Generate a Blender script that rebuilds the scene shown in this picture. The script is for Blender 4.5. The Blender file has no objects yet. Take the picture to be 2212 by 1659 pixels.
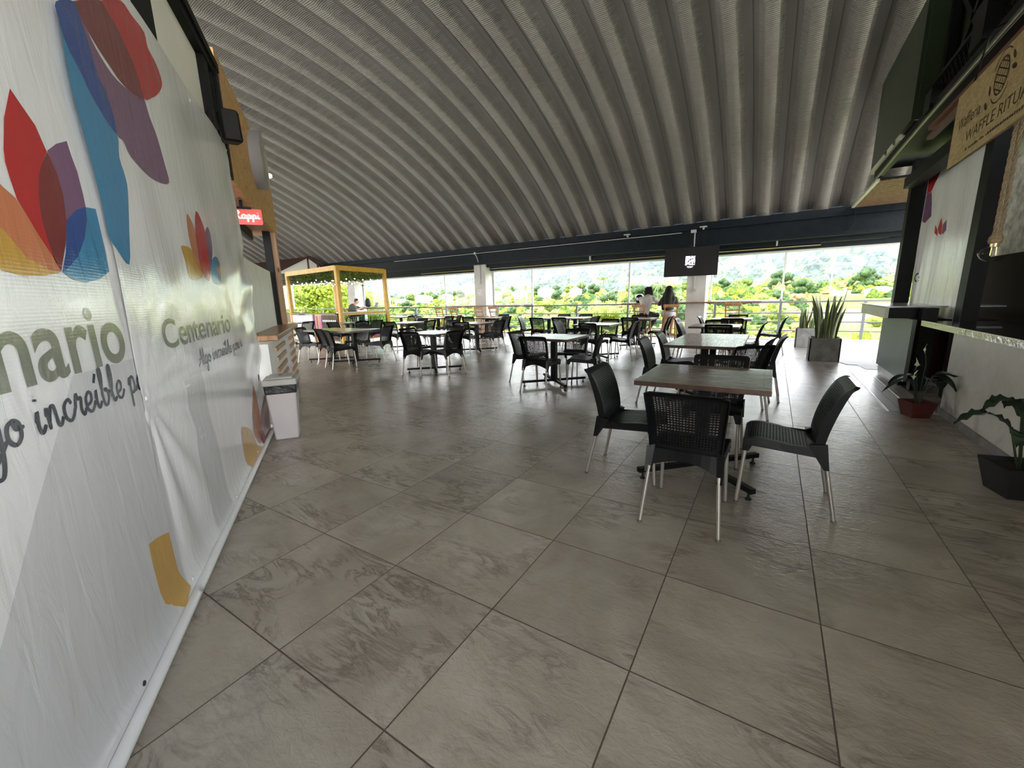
import bpy, bmesh, math, random
from mathutils import Vector, Matrix
random.seed(7)
SC = bpy.context.scene
COL = SC.collection
PI = math.pi
# ---------------------------------------------------------------- camera (solved from the floor grid: 0.6 m tiles)
CAM_H = 1.3235
_F = Vector((-0.52220648, 0.82830586, -0.20300196))
_R = Vector((0.84847211, 0.52861424, -0.02573063))
_U = Vector((-0.0859969, 0.1856782, 0.9788402))
cam = bpy.data.cameras.new('camera')
cam.sensor_fit = 'HORIZONTAL'; cam.sensor_width = 36.0
cam.lens = 888.1936 * 36.0 / 2212.0
cam.clip_start = 0.05; cam.clip_end = 6000
camo = bpy.data.objects.new('camera', cam); COL.objects.link(camo)
M = Matrix((( _R.x, _U.x, -_F.x, 0), (_R.y, _U.y, -_F.y, 0), (_R.z, _U.z, -_F.z, CAM_H), (0, 0, 0, 1)))
camo.matrix_world = M
SC.camera = camo
# ---------------------------------------------------------------- colour management, sky and sun
SC.view_settings.view_transform = 'Standard'; SC.view_settings.look = 'None'
SC.view_settings.exposure = 2.4; SC.view_settings.gamma = 1.0
SC.view_settings.use_curve_mapping = False
W = bpy.data.worlds.new('world'); SC.world = W; W.use_nodes = True
wn = W.node_tree.nodes; wl = W.node_tree.links
wn.clear()
_tc = wn.new('ShaderNodeTexCoord'); _sx = wn.new('ShaderNodeSeparateXYZ'); _cr = wn.new('ShaderNodeValToRGB')
_bg = wn.new('ShaderNodeBackground'); _wo = wn.new('ShaderNodeOutputWorld')
wl.new(_tc.outputs['Generated'], _sx.inputs[0]); wl.new(_sx.outputs['Z'], _cr.inputs[0])
wl.new(_cr.outputs[0], _bg.inputs[0]); wl.new(_bg.outputs[0], _wo.inputs[0])
_cr.color_ramp.elements[0].position = 0.0; _cr.color_ramp.elements[0].color = (1.0, 0.955, 0.875, 1)
_cr.color_ramp.elements[1].position = 0.7; _cr.color_ramp.elements[1].color = (0.62, 0.74, 0.95, 1)
_bg.inputs['Strength'].default_value = 2.75
sun = bpy.data.lights.new('sun', 'SUN'); sun.energy = 2.9; sun.angle = math.radians(0.6); sun.color = (1.0, 0.96, 0.86)
suno = bpy.data.objects.new('sun', sun); COL.objects.link(suno)
suno.location = (-20, -20, 40)
# sun comes from behind-left of the camera, high
suno.rotation_euler = Vector((0.50, 0.62, -0.95)).to_track_quat('-Z', 'Y').to_euler()

# ---------------------------------------------------------------- node helpers
class NT:
    def __init__(s, name):
        s.m = bpy.data.materials.new(name); s.m.use_nodes = True
        s.n = s.m.node_tree.nodes; s.l = s.m.node_tree.links
        s.b = s.n['Principled BSDF']
    def new(s, t, **k):
        o = s.n.new(t)
        for a, v in k.items(): setattr(o, a, v)
        return o
    def put(s, sock, v):
        if isinstance(v, bpy.types.NodeSocket): s.l.new(v, sock)
        elif isinstance(v, (tuple, list)) and len(v) == 3 and sock.type == 'RGBA': sock.default_value = (*v, 1)
        else: sock.default_value = v
    def math(s, op, a, b=0.0, c=0.0, clamp=False):
        o = s.new('ShaderNodeMath', operation=op, use_clamp=clamp)
        s.put(o.inputs[0], a); s.put(o.inputs[1], b); s.put(o.inputs[2], c)
        return o.outputs[0]
    def vmath(s, op, a, b=(0, 0, 0)):
        o = s.new('ShaderNodeVectorMath', operation=op); s.put(o.inputs[0], a); s.put(o.inputs[1], b)
        return o.outputs[0]
    def coord(s, kind='Object'):
        return s.new('ShaderNodeTexCoord').outputs[kind]
    def sep(s, v):
        o = s.new('ShaderNodeSeparateXYZ'); s.put(o.inputs[0], v); return o.outputs
    def comb(s, x, y, z):
        o = s.new('ShaderNodeCombineXYZ'); s.put(o.inputs[0], x); s.put(o.inputs[1], y); s.put(o.inputs[2], z); return o.outputs[0]
    def noise(s, v=None, scale=5, detail=4, rough=0.55, dist=0.0, out=0):
        o = s.new('ShaderNodeTexNoise')
        if v is not None: s.put(o.inputs['Vector'], v)
        o.inputs['Scale'].default_value = scale; o.inputs['Detail'].default_value = detail
        o.inputs['Roughness'].default_value = rough; o.inputs['Distortion'].default_value = dist
        return o.outputs[out]
    def vor(s, v=None, scale=5, feature='F1', out=0):
        o = s.new('ShaderNodeTexVoronoi', feature=feature)
        if v is not None: s.put(o.inputs['Vector'], v)
        o.inputs['Scale'].default_value = scale
        return o.outputs[out]
    def ramp(s, f, pts):
        o = s.new('ShaderNodeValToRGB'); s.put(o.inputs[0], f)
        e = o.color_ramp.elements
        while len(e) < len(pts): e.new(0.5)
        for i, (p, c) in enumerate(pts):
            e[i].position = p
            e[i].color = (*c, 1) if isinstance(c, (tuple, list)) else (c, c, c, 1)
        return o.outputs[0]
    def mix(s, f, a, b, mode='MIX'):
        o = s.new('ShaderNodeMix', data_type='RGBA', blend_type=mode)
        s.put(o.inputs[0], f); s.put(o.inputs[6], a); s.put(o.inputs[7], b)
        return o.outputs[2]
    def bump(s, h, strength=0.3, dist=0.01, normal=None):
        o = s.new('ShaderNodeBump'); s.put(o.inputs['Height'], h)
        o.inputs['Strength'].default_value = strength; o.inputs['Distance'].default_value = dist
        if normal is not None: s.l.new(normal, o.inputs['Normal'])
        s.l.new(o.outputs[0], s.b.inputs['Normal']); return o.outputs[0]
    def map(s, v, scale=(1, 1, 1), rot=(0, 0, 0), loc=(0, 0, 0)):
        o = s.new('ShaderNodeMapping'); s.put(o.inputs[0], v)
        o.inputs['Location'].default_value = loc; o.inputs['Rotation'].default_value = rot; o.inputs['Scale'].default_value = scale
        return o.outputs[0]
    def set(s, **k):
        names = {'color': 'Base Color', 'rough': 'Roughness', 'metal': 'Metallic', 'spec': 'Specular IOR Level', 'trans': 'Transmission Weight',
                 'ior': 'IOR', 'coat': 'Coat Weight', 'coatr': 'Coat Roughness', 'alpha': 'Alpha', 'emit': 'Emission Color', 'estr': 'Emission Strength', 'sheen': 'Sheen Weight'}
        for a, v in k.items(): s.put(s.b.inputs[names[a]], v)
        return s
MATS = {}
def mat(name, color, rough=0.5, metal=0.0, nscale=0.0, namt=0.15, bump=0.0, bscale=40, **k):
    """plain procedural material with a little tonal variation"""
    if name in MATS: return MATS[name]
    t = NT(name); t.set(rough=rough, metal=metal, **k)
    if nscale:
        f = t.noise(t.coord(), nscale, 4)
        d = tuple(c * (1 - namt) for c in color); l = tuple(min(1, c * (1 + namt)) for c in color)
        t.set(color=t.ramp(f, [(0.3, d), (0.7, l)]))
    else: t.set(color=color)
    if bump: t.bump(t.noise(t.coord(), bscale, 3), bump, 0.01)
    MATS[name] = t.m
    return t.m

# ---------------------------------------------------------------- mesh builder
class MB:
    def __init__(s): s.v = []; s.f = []; s.mi = []; s.sm = []
    def add(s, vs, fs, mi=0, smooth=False):
        o = len(s.v); s.v += [tuple(v) for v in vs]
        for f in fs: s.f.append(tuple(i + o for i in f)); s.mi.append(mi); s.sm.append(smooth)
        return s
    def box(s, x0, x1, y0, y1, z0, z1, mi=0):
        v = [(x0, y0, z0), (x1, y0, z0), (x1, y1, z0), (x0, y1, z0), (x0, y0, z1), (x1, y0, z1), (x1, y1, z1), (x0, y1, z1)]
        return s.add(v, [(0, 3, 2, 1), (4, 5, 6, 7), (0, 1, 5, 4), (1, 2, 6, 5), (2, 3, 7, 6), (3, 0, 4, 7)], mi)
    def bar(s, p0, p1, w, h, mi=0, up=(0, 0, 1)):
        p0 = Vector(p0); p1 = Vector(p1); d = (p1 - p0).normalized(); up = Vector(up)
        if abs(d.dot(up)) > 0.99: up = Vector((0, 1, 0))
        a = d.cross(up).normalized(); b = a.cross(d).normalized()
        v = []
        for p in (p0, p1):
            for i, j in ((-1, -1), (1, -1), (1, 1), (-1, 1)): v.append(p + a * (i * w / 2) + b * (j * h / 2))
        return s.add(v, [(0, 1, 2, 3), (7, 6, 5, 4), (0, 4, 5, 1), (1, 5, 6, 2), (2, 6, 7, 3), (3, 7, 4, 0)], mi)
    def tube(s, pts, r, n=10, mi=0, caps=True):
        pts = [Vector(p) for p in pts]; k = len(pts)
        rs = r if isinstance(r, (list, tuple)) else [r] * k
        rings = []; prev = None
        for i in range(k):
            d = (pts[min(i + 1, k - 1)] - pts[max(i - 1, 0)]).normalized()
            if prev is None:
                u = Vector((0, 0, 1)) if abs(d.z) < 0.9 else Vector((1, 0, 0))
                a = d.cross(u).normalized()
            else: a = (prev - d * prev.dot(d)).normalized()
            prev = a; b = d.cross(a)
            rings.append([pts[i] + (a * math.cos(2 * PI * j / n) + b * math.sin(2 * PI * j / n)) * rs[i] for j in range(n)])
        v = [p for rg in rings for p in rg]; f = []
        for i in range(k - 1):
            for j in range(n): f.append((i * n + j, i * n + (j + 1) % n, (i + 1) * n + (j + 1) % n, (i + 1) * n + j))
        s.add(v, f, mi, True)
        if caps: s.add(rings[0], [tuple(range(n))[::-1]], mi); s.add(rings[-1], [tuple(range(n))], mi)
        return s
    def lathe(s, prof, c=(0, 0, 0), n=20, mi=0, smooth=True):
        v = []; f = []
        for r, z in prof:
            for j in range(n): v.append((c[0] + r * math.cos(2 * PI * j / n), c[1] + r * math.sin(2 * PI * j / n), c[2] + z))
        for i in range(len(prof) - 1):
            for j in range(n): f.append((i * n + j, i * n + (j + 1) % n, (i + 1) * n + (j + 1) % n, (i + 1) * n + j))
        s.add(v, f, mi, smooth)
        if prof[0][0] > 1e-4: s.add(v[:n], [tuple(range(n))[::-1]], mi)
        if prof[-1][0] > 1e-4: s.add(v[-n:], [tuple(range(n))], mi)
        return s
    def ball(s, c, r, n=12, mi=0, sc=(1, 1, 1)):
        prof = [(math.sin(PI * i / n) * r, -math.cos(PI * i / n) * r) for i in range(n + 1)]
        v = []; f = []; m = n * 2
        for rr, z in prof:
            for j in range(m): v.append((c[0] + sc[0] * rr * math.cos(2 * PI * j / m), c[1] + sc[1] * rr * math.sin(2 * PI * j / m), c[2] + sc[2] * z))
        for i in range(n):
            for j in range(m): f.append((i * m + j, i * m + (j + 1) % m, (i + 1) * m + (j + 1) % m, (i + 1) * m + j))
        return s.add(v, f, mi, True)
    def prism(s, poly, axis, a0, a1, mi=0):
        """extrude a 2D polygon: axis 'y' -> poly is (x,z); 'x' -> (y,z); 'z' -> (x,y)"""
        def P(p, a): return {'y': (p[0], a, p[1]), 'x': (a, p[0], p[1]), 'z': (p[0], p[1], a)}[axis]
        n = len(poly); v = [P(p, a0) for p in poly] + [P(p, a1) for p in poly]
        f = [tuple(range(n)), tuple(range(n, 2 * n))[::-1]] + [(i, n + i, n + (i + 1) % n, (i + 1) % n) for i in range(n)]
        return s.add(v, f, mi)
    def grid(s, fn, nu, nv, mi=0, smooth=True, close_u=False):
        v = [fn(i / nu, j / nv) for j in range(nv + 1) for i in range(nu + 1)]
        f = [(j * (nu + 1) + i, j * (nu + 1) + i + 1, (j + 1) * (nu + 1) + i + 1, (j + 1) * (nu + 1) + i) for j in range(nv) for i in range(nu)]
        return s.add(v, f, mi, smooth)
    def mesh(s, name, mats, fix=True):
        me = bpy.data.meshes.new(name); me.from_pydata(s.v, [], s.f)
        for m in (mats if isinstance(mats, (list, tuple)) else [mats]): me.materials.append(m)
        me.polygons.foreach_set('material_index', s.mi); me.polygons.foreach_set('use_smooth', s.sm)
        me.update()
        if fix:
            bm = bmesh.new(); bm.from_mesh(me); bmesh.ops.recalc_face_normals(bm, faces=bm.faces); bm.to_mesh(me); bm.free()
        return me
    def build(s, name, mats, parent=None, loc=None, rotz=None, bevel=0, fix=True):
        o = bpy.data.objects.new(name, s.mesh(name, mats, fix)); COL.objects.link(o)
        if parent is not None: o.parent = parent
        if loc is not None: o.location = loc
        if rotz is not None: o.rotation_euler = (0, 0, rotz)
        if bevel:
            b = o.modifiers.new('bevel', 'BEVEL'); b.width = bevel; b.segments = 2; b.limit_method = 'ANGLE'; b.angle_limit = math.radians(50)
        return o
def link_mesh(name, me, parent=None, loc=None):
    o = bpy.data.objects.new(name, me); COL.objects.link(o)
    if parent is not None: o.parent = parent
    if loc is not None: o.location = loc
    return o
def tag(o, label, cat, group=None, kind=None):
    o['label'] = label; o['category'] = cat
    if group: o['group'] = group
    if kind: o['kind'] = kind
    return o
def struct(o):
    o['kind'] = 'structure'; return o
def thing(name, label, cat, loc=(0, 0, 0), rotz=0.0, group=None):
    o = bpy.data.objects.new(name, None); COL.objects.link(o)
    o.empty_display_size = 0.1
    o.location = loc; o.rotation_euler = (0, 0, rotz)
    return tag(o, label, cat, group)
def copy_tree(o, parent=None):
    c = o.copy(); COL.objects.link(c)
    if parent is not None: c.parent = parent
    for ch in list(o.children): copy_tree(ch, c)
    return c
def dup(o, label, loc, rotz=0.0, group=None, scale=None):
    c = copy_tree(o); c.location = loc; c.rotation_euler = (0, 0, rotz); c['label'] = label
    if group: c['group'] = group
    if scale: c.scale = scale
    return c
def text_mesh(txt, size, shear=0.0, offset=0.0, extrude=0.0, space=1.0):
    """returns (verts2d, faces, width) for a line of text, baseline z=0"""
    cu = bpy.data.curves.new('t', 'FONT'); cu.body = txt; cu.size = size; cu.shear = shear; cu.offset = offset; cu.extrude = extrude
    cu.space_character = space
    ob = bpy.data.objects.new('t', cu)
    COL.objects.link(ob)
    dg = bpy.context.evaluated_depsgraph_get(); dg.update()
    me = bpy.data.meshes.new_from_object(ob.evaluated_get(dg))
    vs = [tuple(v.co) for v in me.vertices]; fs = [tuple(p.vertices) for p in me.polygons]
    bpy.data.objects.remove(ob); bpy.data.curves.remove(cu); bpy.data.meshes.remove(me)
    return vs, fs
def fit_text(txt, x0, x1, cap=None, **k):
    vs, fs = text_mesh(txt, 1.0, **k)
    a = min(v[0] for v in vs); b = max(v[0] for v in vs)
    sx = (x1 - x0) / (b - a)
    return [(x0 + (v[0] - a) * sx, v[1]) for v in vs], fs
# brush-script stroke glyphs (x right, y up, x-height 1)
GL = {
 'A': (1.5, [[(0, 0), (.35, .25), (.75, 1.1), (1.05, 2.0), (1.1, 1.0), (1.2, .1), (1.45, .1)], [(.2, .75), (.7, .8), (1.25, .85)]]),
 'l': (.55, [[(0, .3), (.3, 1.1), (.35, 1.9), (.2, 2.0), (.12, 1.3), (.15, .3), (.3, 0), (.5, .2)]]),
 'g': (.95, [[(.7, .85), (.4, 1), (.08, .6), (.12, .1), (.4, 0), (.65, .4), (.75, .95)], [(.75, .95), (.65, -.3), (.45, -.95), (.15, -.9), (.2, -.55), (.55, -.2), (.95, .3)]]),
 'o': (.9, [[(.5, .98), (.15, .8), (.08, .3), (.35, 0), (.65, .25), (.68, .75), (.45, .95), (.5, .6), (.9, .6)]]),
 'i': (.55, [[(.05, .5), (.18, .95), (.12, .3), (.25, 0), (.5, .3)], [(.2, 1.4), (.22, 1.5)]]),
 'í': (.55, [[(.05, .5), (.18, .95), (.12, .3), (.25, 0), (.5, .3)], [(.15, 1.35), (.38, 1.8)]]),
 'n': (1.05, [[(.05, .6), (.15, .95), (.15, 0)], [(.15, .3), (.35, .9), (.55, .95), (.6, .5), (.65, .08), (.8, .02), (1.0, .35)]]),
 'c': (.8, [[(.6, .75), (.45, 1), (.12, .75), (.1, .25), (.35, 0), (.6, .15), (.8, .5)]]),
 'r': (.75, [[(0, .4), (.2, 1.1), (.3, .85), (.5, .85), (.4, .3), (.55, 0), (.75, .3)]]),
 'e': (.8, [[(.05, .35), (.45, .5), (.55, .85), (.35, 1), (.1, .7), (.1, .2), (.35, 0), (.6, .15), (.8, .45)]]),
 'b': (.85, [[(.05, .5), (.3, 1.5), (.3, 1.95), (.15, 1.9), (.12, 1.0), (.15, .1), (.4, 0), (.6, .35), (.55, .8), (.35, .8), (.85, .6)]]),
 'p': (.95, [[(.0, .5), (.18, .95), (.15, 0), (.12, -.85)], [(.15, .4), (.35, .95), (.6, .85), (.62, .3), (.4, .0), (.2, .1)], [(.5, .05), (.75, .1), (.95, .35)]]),
 'a': (.98, [[(.68, .85), (.4, 1), (.08, .6), (.12, .1), (.38, 0), (.62, .4), (.72, .95)], [(.72, .95), (.68, .2), (.8, 0), (.98, .3)]]),
 't': (.6, [[(.05, .5), (.25, 1.5), (.2, .3), (.32, 0), (.6, .3)], [(.0, 1.05), (.45, 1.1)]]),
 'R': (1.3, [[(.3, 0), (.35, 1.0), (.4, 1.75)], [(-.1, 1.2), (.1, 1.75), (.6, 1.95), (.9, 1.6), (.7, 1.1), (.35, .95), (.7, .5), (.95, 0), (1.3, .1)]]),
 ' ': (.55, []),
}
def catmull(p, n=5):
    if len(p) < 3: return p
    q = [p[0]] + list(p) + [p[-1]]; o = []
    for i in range(1, len(q) - 2):
        for k in range(n):
            t = k / n
            o.append(tuple(0.5 * ((2 * q[i][d]) + (-q[i-1][d] + q[i+1][d]) * t + (2 * q[i-1][d] - 5 * q[i][d] + 4 * q[i+1][d] - q[i+2][d]) * t * t
                     + (-q[i-1][d] + 3 * q[i][d] - 3 * q[i+1][d] + q[i+2][d]) * t ** 3) for d in (0, 1)))
    o.append(tuple(p[-1])); return o
def script_text(txt, x0, x1, base, xh, width=0.17):
    """brush script as flat ribbons; returns verts2d, faces"""
    tot = sum(GL[c][0] for c in txt); sx = (x1 - x0) / tot; vs = []; fs = []; x = 0
    for c in txt:
        w, strokes = GL[c]
        for st in strokes:
            p = catmull(st); k = len(p)
            for i, q in enumerate(p):
                a = p[max(i - 1, 0)]; b = p[min(i + 1, k - 1)]
                dx, dy = b[0] - a[0], b[1] - a[1]; L = math.hypot(dx, dy) or 1
                ww = width * (0.75 + 0.25 * abs(dy) / L) * (0.6 if i in (0, k - 1) and k > 3 else 1)
                nx, ny = -dy / L * ww / 2, dx / L * ww / 2
                for sg in (1, -1): vs.append((x0 + (x + q[0] + sg * nx) * sx, base + (q[1] + sg * ny) * xh))
                if i: n = len(vs); fs.append((n - 4, n - 3, n - 1, n - 2))
        x += w
    return vs, fs
# ================================================================ materials of the room
def m_floor():
    t = NT('floor_tile'); v = t.coord(); x, y, z = t.sep(v)
    u = t.math('DIVIDE', t.math('ADD', x, 0.9256), 0.6); w = t.math('DIVIDE', t.math('SUBTRACT', y, 0.6585), 0.6)
    fu = t.math('FRACT', u); fw = t.math('FRACT', w)
    def edge(f):
        return t.math('MINIMUM', f, t.math('SUBTRACT', 1.0, f))
    d = t.math('MULTIPLY', t.math('MINIMUM', edge(fu), edge(fw)), 0.6)
    g = t.math('LESS_THAN', d, 0.0028)
    cell = t.comb(t.math('FLOOR', u), t.math('FLOOR', w), 0.0)
    wn_ = t.new('ShaderNodeTexWhiteNoise', noise_dimensions='3D'); t.put(wn_.inputs[0], cell)
    off = t.vmath('SCALE', wn_.outputs['Color']); off.node.inputs[3].default_value = 37.0
    p = t.vmath('ADD', v, off)
    base = t.noise(p, 2.2, 6, 0.6, 0.6)
    fine = t.noise(p, 26, 5, 0.65)
    st = t.map(p, scale=(1.3, 4.5, 1), rot=(0, 0, 0.6))
    vein = t.noise(st, 1.7, 6, 0.62, 1.6)
    vm = t.ramp(t.math('ABSOLUTE', t.math('SUBTRACT', vein, 0.5)), [(0.0, 1.0), (0.015, 0.6), (0.07, 0.0)])
    vmask = t.ramp(t.noise(p, 1.8, 3), [(0.45, 0.0), (0.62, 1.0)])
    c1 = t.ramp(base, [(0.25, (0.27, 0.228, 0.175)), (0.5, (0.39, 0.34, 0.272)), (0.75, (0.49, 0.435, 0.36))])
    c2 = t.mix(t.math('MULTIPLY', fine, 0.45), c1, (0.30, 0.27, 0.23))
    c3 = t.mix(t.math('MULTIPLY', t.math('MULTIPLY', vm, vmask), 0.8), c2, (0.13, 0.105, 0.085))
    val = t.math('MULTIPLY_ADD', wn_.outputs['Value'], 0.16, 0.92)
    cc = t.new('ShaderNodeMix', data_type='RGBA', blend_type='MULTIPLY'); cc.inputs[0].default_value = 1
    t.put(cc.inputs[6], c3); t.put(cc.inputs[7], t.comb(val, val, val))
    t.set(color=t.mix(g, cc.outputs[2], (0.075, 0.05, 0.035)))
    t.set(rough=t.math('ADD', t.math('MULTIPLY_ADD', fine, 0.10, 0.20), t.math('MULTIPLY', g, 0.45)), spec=0.8)
    slate = t.noise(t.map(p, scale=(1.0, 1.6, 1)), 22, 5, 0.62, 0.8)
    h = t.math('SUBTRACT', t.math('MULTIPLY', slate, 0.55), t.math('MULTIPLY', g, 1.0))
    t.bump(h, 0.85, 0.008)
    return t.m
def m_vault(name, kind):
    """grey sprayed insulation over ribbed sheet; uv = (x metres, arc metres)"""
    t = NT(name); uv = t.coord('UV'); x, y, z = t.sep(uv)
    n = t.noise(t.comb(x, y, 0.0), 30, 5, 0.7); big = t.noise(t.comb(x, t.math('MULTIPLY', y, 0.4), 0.0), 0.9, 4)
    spk = t.ramp(t.noise(t.comb(x, y, 1.0), 55, 3, 0.8), [(0.60, 0.0), (0.72, 1.0)])
    k = {'flat': 1.05, 'side': 1.18, 'top': 0.82}[kind]   # rib light and shade painted in: sides lighter, recessed plates darker and dirtier
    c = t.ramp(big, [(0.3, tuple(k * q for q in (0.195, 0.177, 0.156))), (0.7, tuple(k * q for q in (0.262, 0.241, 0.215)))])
    c = t.mix(t.math('MULTIPLY', spk, t.math('MULTIPLY_ADD', big, 0.9, 0.0)), c, (0.10, 0.09, 0.08))
    t.set(color=c, rough=0.62, spec=0.35)
    if kind == 'flat': ph = t.math('MULTIPLY', y, 2 * PI / 0.036)
    elif kind == 'side': ph = t.math('MULTIPLY', t.math('ADD', y, t.math('MULTIPLY', x, 0.55)), 2 * PI / 0.032)
    else: ph = t.math('MULTIPLY', x, 2 * PI / 0.06)
    wv = t.math('SINE', ph)
    amt = {'flat': 0.8, 'side': 1.1, 'top': 0.12}[kind]
    h = t.math('ADD', t.math('MULTIPLY', wv, amt * 0.5), t.math('MULTIPLY', n, 0.7))
    t.bump(h, 0.8, 0.011)
    return t.m
M_FLOOR = m_floor()
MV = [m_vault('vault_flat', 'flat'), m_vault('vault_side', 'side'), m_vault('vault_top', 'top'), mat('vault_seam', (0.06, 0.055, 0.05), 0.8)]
M_WALLW = mat('white_plaster', (0.62, 0.61, 0.58), 0.75, nscale=3, namt=0.08, bump=0.15, bscale=60)
M_WHITE = mat('white_paint', (0.82, 0.82, 0.79), 0.5, nscale=5, namt=0.05)
M_NAVY = mat('dark_blue_steel', (0.006, 0.010, 0.014), 0.5, nscale=6, namt=0.3, spec=0.15)
M_BLACK = mat('black_steel', (0.004, 0.0045, 0.005), 0.55, nscale=8, namt=0.3, spec=0.2)
M_ALU = mat('window_aluminium', (0.66, 0.66, 0.65), 0.5, 0.0)
M_RAIL = mat('rail_grey', (0.16, 0.17, 0.18), 0.5, 0.0)
M_CONC = mat('concrete', (0.22, 0.215, 0.20), 0.8, nscale=7, namt=0.3, bump=0.3, bscale=30)
def m_glass(name, tint=(1, 1, 1), rough=0.0):
    t = NT(name); t.n.remove(t.b)
    g = t.new('ShaderNodeBsdfGlossy'); g.inputs['Roughness'].default_value = 0.02
    tr = t.new('ShaderNodeBsdfTransparent'); tr.inputs[0].default_value = (*tint, 1)
    fr = t.new('ShaderNodeFresnel'); fr.inputs[0].default_value = 1.45
    mx = t.new('ShaderNodeMixShader'); ge = t.new('ShaderNodeNewGeometry'); t.l.new(t.math('MULTIPLY', fr.outputs[0], t.math('SUBTRACT', 1.0, ge.outputs['Backfacing'])), mx.inputs[0]); t.l.new(tr.outputs[0], mx.inputs[1]); t.l.new(g.outputs[0], mx.inputs[2])
    t.l.new(mx.outputs[0], t.n['Material Output'].inputs[0])
    return t.m
M_PANE = m_glass('clear_pane', (0.97, 0.99, 0.98))
# ================================================================ floor
XL, XR, YB, YF = -32.0, 9.0, -6.0, 13.9
struct(MB().box(XL, XR, YB, YF, -0.25, 0).build('floor', M_FLOOR))
t = NT('mosaic'); v = t.coord(); br = t.new('ShaderNodeTexBrick'); t.put(br.inputs[0], v)
br.offset = 0.0; br.inputs['Scale'].default_value = 1.0; br.inputs['Brick Width'].default_value = 0.1; br.inputs['Row Height'].default_value = 0.1
br.inputs['Mortar Size'].default_value = 0.004; t.put(br.inputs['Color1'], (0.36, 0.34, 0.31)); t.put(br.inputs['Color2'], (0.40, 0.38, 0.34)); t.put(br.inputs['Mortar'], (0.08, 0.075, 0.07))
t.set(color=br.outputs[0], rough=0.3); M_MOS = t.m
struct(MB().box(1.19, 1.60, 5.9, 9.30, 0.0, 0.003).build('trim_1', M_MOS))
M_STRIP = mat('metal_strip', (0.75, 0.75, 0.73), 0.25, 0.9)
struct(MB().box(1.18, 1.192, 5.9, 9.05, 0.0, 0.007).build('trim_2', M_STRIP))
struct(MB().box(1.415, 1.427, 6.5, 8.9, 0.0, 0.007).build('trim_3', M_STRIP))
t = NT('wood_look_floor'); v = t.coord(); br = t.new('ShaderNodeTexBrick'); t.put(br.inputs[0], v)
br.inputs['Scale'].default_value = 1.0; br.inputs['Brick Width'].default_value = 0.55; br.inputs['Row Height'].default_value = 0.11
br.inputs['Mortar Size'].default_value = 0.002; t.put(br.inputs['Color1'], (0.15, 0.12, 0.10)); t.put(br.inputs['Color2'], (0.21, 0.17, 0.14)); t.put(br.inputs['Mortar'], (0.05, 0.04, 0.03))
gr = t.noise(t.map(v, scale=(2, 22, 1)), 4, 4)
t.set(color=t.mix(t.math('MULTIPLY', gr, 0.6), br.outputs[0], (0.28, 0.24, 0.20)), rough=0.5, spec=0.25); M_WFLOOR = t.m
struct(MB().prism([(1.12, 13.6), (1.12, 9.75), (1.22, 9.4), (1.36, 9.4), (1.42, 8.95), (1.62, 8.95), (1.62, 9.35), (2.6, 9.35), (2.6, 13.6)], 'z', 0.0, 0.008).build('trim_4', M_WFLOOR))
# ================================================================ barrel vault of ribbed arch sheets
VC_Y, VC_Z, VC_R = 4.024, -8.6, 14.93
def vault(k0, k1, nseg=96):
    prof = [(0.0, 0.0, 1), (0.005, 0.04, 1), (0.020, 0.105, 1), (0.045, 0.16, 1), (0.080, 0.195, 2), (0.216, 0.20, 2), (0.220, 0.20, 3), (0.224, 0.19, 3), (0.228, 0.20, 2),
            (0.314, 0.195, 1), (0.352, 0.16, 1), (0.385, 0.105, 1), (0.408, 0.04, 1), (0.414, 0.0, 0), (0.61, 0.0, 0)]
    a0 = math.asin((3.17 - VC_Z) / VC_R); a1 = PI - a0
    vs = []; uv = []; fs = []; mi = []
    xs = []
    for k in range(k0, k1):
        for i, (dx, dr, m) in enumerate(prof[:-1]): xs.append((-0.910 + 0.61 * k + dx, dr, m))
    xs.append((-0.910 + 0.61 * k1, 0.0, 0))
    n = len(xs)
    for j in range(nseg + 1):
        a = a0 + (a1 - a0) * j / nseg; ca, sa = math.cos(a), math.sin(a)
        for x, dr, m in xs:
            vs.append((x, VC_Y + (VC_R + dr) * ca, VC_Z + (VC_R + dr) * sa)); uv.append((x + dr, VC_R * a))
    for j in range(nseg):
        for i in range(n - 1):
            fs.append((j * n + i, (j + 1) * n + i, (j + 1) * n + i + 1, j * n + i + 1)); mi.append(xs[i][2])
    me = bpy.data.meshes.new('ceiling'); me.from_pydata(vs, [], fs)
    for m in MV: me.materials.append(m)
    me.polygons.foreach_set('material_index', mi)
    L = me.uv_layers.new(name='uv'); li = [0] * len(me.loops); me.loops.foreach_get('vertex_index', li)
    L.data.foreach_set('uv', [c for i in li for c in uv[i]])
    me.polygons.foreach_set('use_smooth', [True] * len(fs)); me.update()
    return struct(link_mesh('ceiling', me))
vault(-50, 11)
# ================================================================ window wall along Y = 13.72
WY = 13.72
# eave beam: steel box section, recessed web and lower flange, dark blue
struct(MB().box(XL, XR, 12.98, 13.10, 3.06, 3.24).box(XL, XR, 13.10, 13.14, 2.70, 3.2).box(XL, XR, 12.98, 13.30, 2.62, 2.70)
       .box(XL, XR, 13.30, 13.50, 2.52, 3.3).build('trim_5', M_NAVY))
struct(MB().box(XL, XR, 13.52, 13.82, 2.40, 3.6).build('wall_front', M_NAVY))
for i, x in enumerate((-27, -24.5, -22, -19.5, -14.8, -12.4, -7.2, -4.9, -2.3, -0.9, 0.35, 1.5)):
    pass
web = MB()
for x in [-28 + 1.95 * i for i in range(17)]: web.box(x, x + 0.012, 12.99, 13.10, 2.70, 3.06)

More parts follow.
